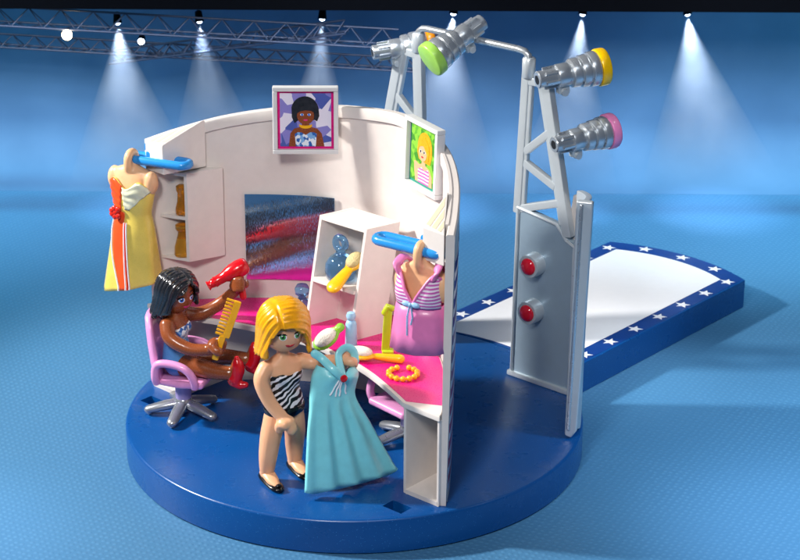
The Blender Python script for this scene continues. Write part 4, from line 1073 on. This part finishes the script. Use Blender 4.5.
truss('diagonal lattice truss joining the front and rear trusses', (-12.8, 28.7, 5.75), (-1.0, 26.2, 8.0), .6)
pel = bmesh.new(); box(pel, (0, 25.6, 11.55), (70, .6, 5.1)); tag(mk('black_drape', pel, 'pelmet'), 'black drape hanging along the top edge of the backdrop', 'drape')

def haze_mat():
    m = bpy.data.materials.new('beam_haze'); m.use_nodes = True; t = m.node_tree
    for n_ in list(t.nodes):
        if n_.type != 'OUTPUT_MATERIAL': t.nodes.remove(n_)
    v = t.nodes.new('ShaderNodeVolumePrincipled'); v.inputs['Color'].default_value = (.85, .93, 1, 1)
    N_ = lambda ty: t.nodes.new(ty)
    tc = N_('ShaderNodeTexCoord'); ln = N_('ShaderNodeVectorMath'); ln.operation = 'LENGTH'; t.links.new(tc.outputs['Object'], ln.inputs[0])
    mr = N_('ShaderNodeMapRange'); mr.interpolation_type = 'SMOOTHSTEP'; mr.inputs[1].default_value = 1.0; mr.inputs[2].default_value = 9.3; mr.inputs[3].default_value = HZ * 1.5; mr.inputs[4].default_value = 0
    t.links.new(ln.outputs['Value'], mr.inputs[0])
    no = N_('ShaderNodeTexNoise'); no.inputs['Scale'].default_value = .55; no.inputs['Detail'].default_value = 2; t.links.new(tc.outputs['Object'], no.inputs['Vector'])
    m2 = N_('ShaderNodeMapRange'); m2.inputs[1].default_value = .3; m2.inputs[2].default_value = .7; m2.inputs[3].default_value = .55; m2.inputs[4].default_value = 1.35; t.links.new(no.outputs[0], m2.inputs[0])
    mu = N_('ShaderNodeMath'); mu.operation = 'MULTIPLY'; t.links.new(mr.outputs[0], mu.inputs[0]); t.links.new(m2.outputs[0], mu.inputs[1]); t.links.new(mu.outputs[0], v.inputs['Density'])
    t.links.new(v.outputs[0], t.nodes['Material Output'].inputs['Volume']); return m
HZ = .10
M['haze'] = haze_mat()
def stage_lamp(label, p, aim, ang, pw, col, vol=True, glow=20):
    p, aim = V(p), V(aim); ax = (aim - p).normalized()
    t = thing('stage_lamp', label, 'stage lamp', p, 0, 'lamps on the backdrop rig')
    bm = bmesh.new(); lathe(bm, [(.05, -.5), (.16, -.45), (.2, -.1), (.22, .06), (.18, .06), (.17, -.02)], p, ax, 16); mk('lamp_can', bm, 'pelmet', t)
    rb = .24 if col == '#ffd9a0' else .15
    bm = bmesh.new(); ell(bm, p + ax * .0, rb, rb, rb, u=14, v=8); mk('bulb', bm, emis('lit_bulb', col, glow), t)
    if pw:
        L = bpy.data.lights.new('beam_light', 'SPOT'); L.energy = pw; L.color = lin(col)[:3]; L.spot_size = ang; L.spot_blend = 1.0; L.shadow_soft_size = .1
        o = bpy.data.objects.new('beam_light', L); C.objects.link(o); x, y, z = frame_from(-ax)
        q = p + ax * .2
        o.matrix_world = Matrix(((x.x, y.x, z.x, q.x), (x.y, y.y, z.y, q.y), (x.z, y.z, z.z, q.z), (0, 0, 0, 1)))
    if vol:
        q = p + ax * .2; n_ = 40; Lg = 9.6; x, y, z = frame_from(ax); k = math.tan(ang / 2) * .99
        bm = bmesh.new(); rings_to(bm, [[z * h + (x * math.cos(2 * pi * i / n_) + y * math.sin(2 * pi * i / n_)) * (h * k + .02) for i in range(n_)] for h in (.02, 2, 4, 6, 8, Lg)])
        o = mk('light_beam', bm, 'haze'); o.location = q; o['kind'] = 'stuff'
beams = [('small stage lamp throwing a beam, second from the left', (-12.2, 27.8, 7.75), (-11.6, 26.4, 0), 46, 4200),
         ('small stage lamp throwing a beam left of the picture frame', (-8.2, 27.8, 7.85), (-7.3, 26.6, 0), 40, 3200),
         ('stage lamp beaming down behind the framed portrait', (-2.2, 27.8, 8.0), (-2.6, 26.2, 0), 34, 2400),
         ('stage lamp beaming down behind the green spotlight', (4.2, 27.8, 8.3), (3.4, 26.2, 0), 44, 5200),
         ('small stage lamp beaming above the yellow spotlight', (10.5, 27.8, 8.3), (9.8, 26.2, 0), 36, 4600),
         ('small stage lamp beaming at the far right of the backdrop', (15.6, 27.8, 8.33), (17.0, 26.4, 0), 46, 6500)]
for lb, p, a, an, pw_ in beams: stage_lamp(lb, p, a, R(an), pw_ * 1.25, '#d3e4ff')
stage_lamp('warm glowing stage lamp at the top left of the backdrop', (-14.4, 26.0, 7.55), (-14.2, 10, 4), R(40), 0, '#ffd9a0', False, 60)
stage_lamp('white glowing stage lamp under the front truss', (-10.85, 26.0, 7.25), (-10.5, 10, 4), R(40), 0, '#dbe8ff', False, 40)

# ---------------- lamps that light the table
def area(loc, aim, size, pw, col):
    L = bpy.data.lights.new('studio_lamp', 'AREA'); L.shape = 'DISK'; L.size = size; L.energy = pw; L.color = col
    o = bpy.data.objects.new('studio_lamp', L); C.objects.link(o); o.location = loc
    o.rotation_euler = (V(aim) - V(loc)).to_track_quat('-Z', 'Y').to_euler(); return o
KL = bpy.data.lights.new('key_light', 'SPOT'); KL.energy = 325000; KL.color = (1, .96, .9); KL.spot_size = R(36); KL.spot_blend = .6; KL.shadow_soft_size = 2.4
ko = bpy.data.objects.new('key_light', KL); C.objects.link(ko); ko.location = (-54, 4, 43); ko.rotation_euler = (V((1, 0, 3)) - V((-54, 4, 43))).to_track_quat('-Z', 'Y').to_euler()
area((-15, -62, 55), (0, 0, 4), 14, 29500, (1, .96, .93))            # soft front fill
area((14, -50, 66), (4, -22, -1), 16, 5000, (.85, .92, 1))           # weak cool top light on the right
def added_spot(p, aim, ang, pw, col, soft=2):  # unseen lamps, added for their effect on floor, runway and backdrop
    L = bpy.data.lights.new('added_spot', 'SPOT'); L.energy = pw; L.color = col; L.spot_size = R(ang); L.spot_blend = .9; L.shadow_soft_size = soft
    o = bpy.data.objects.new('added_spot', L); C.objects.link(o); o.location = p
    o.rotation_euler = (V(aim) - V(p)).to_track_quat('-Z', 'Y').to_euler()
added_spot((42, -14, 46), (22, -4, -1), 34, 170000, (.75, .9, 1))  # added to lift the set's shadow on the right floor
added_spot((40, 24, 36), (22, 26, -1), 44, 72000, (.35, .85, .92))  # unseen teal lamp added to tint the back floor, right side
added_spot((-16, -9, 46), (-15.5, -8.5, -1), 19, 60000, (.95, .9, 1))  # added overhead to pale the front floor on the left
added_spot((17, -8, 46), (16.5, -7.5, -1), 19, 60000, (.92, .9, 1))  # added overhead to pale the front floor on the right
added_spot((24, -4, 44), (10.2, 6.6, 0), 13, 55000, (1, .98, .95))  # added lamp that whitens the near end of the runway
for fx in (-18, 0, 18): added_spot((fx, 4, 27), (fx, 30, -1.2), 42, 78000, (.88, .91, 1), 7)  # unseen wash lamps added to brighten the lower backdrop
added_spot((-40, 24, 36), (-17, 22, -1), 46, 62000, (.3, .85, .9))  # unseen teal lamp added to tint the back floor, left side

wld = bpy.data.worlds.new('World'); S.world = wld; wld.use_nodes = True
bg = wld.node_tree.nodes['Background']; bg.inputs['Color'].default_value = (.32, .5, .85, 1); bg.inputs['Strength'].default_value = .10
S.view_settings.view_transform = 'Standard'; S.view_settings.look = 'None'; S.view_settings.exposure = 0; S.view_settings.gamma = 1
S.render.engine = 'CYCLES'
S.cycles.volume_bounces = 0
S.cycles.max_bounces = 8; S.cycles.transmission_bounces = 8
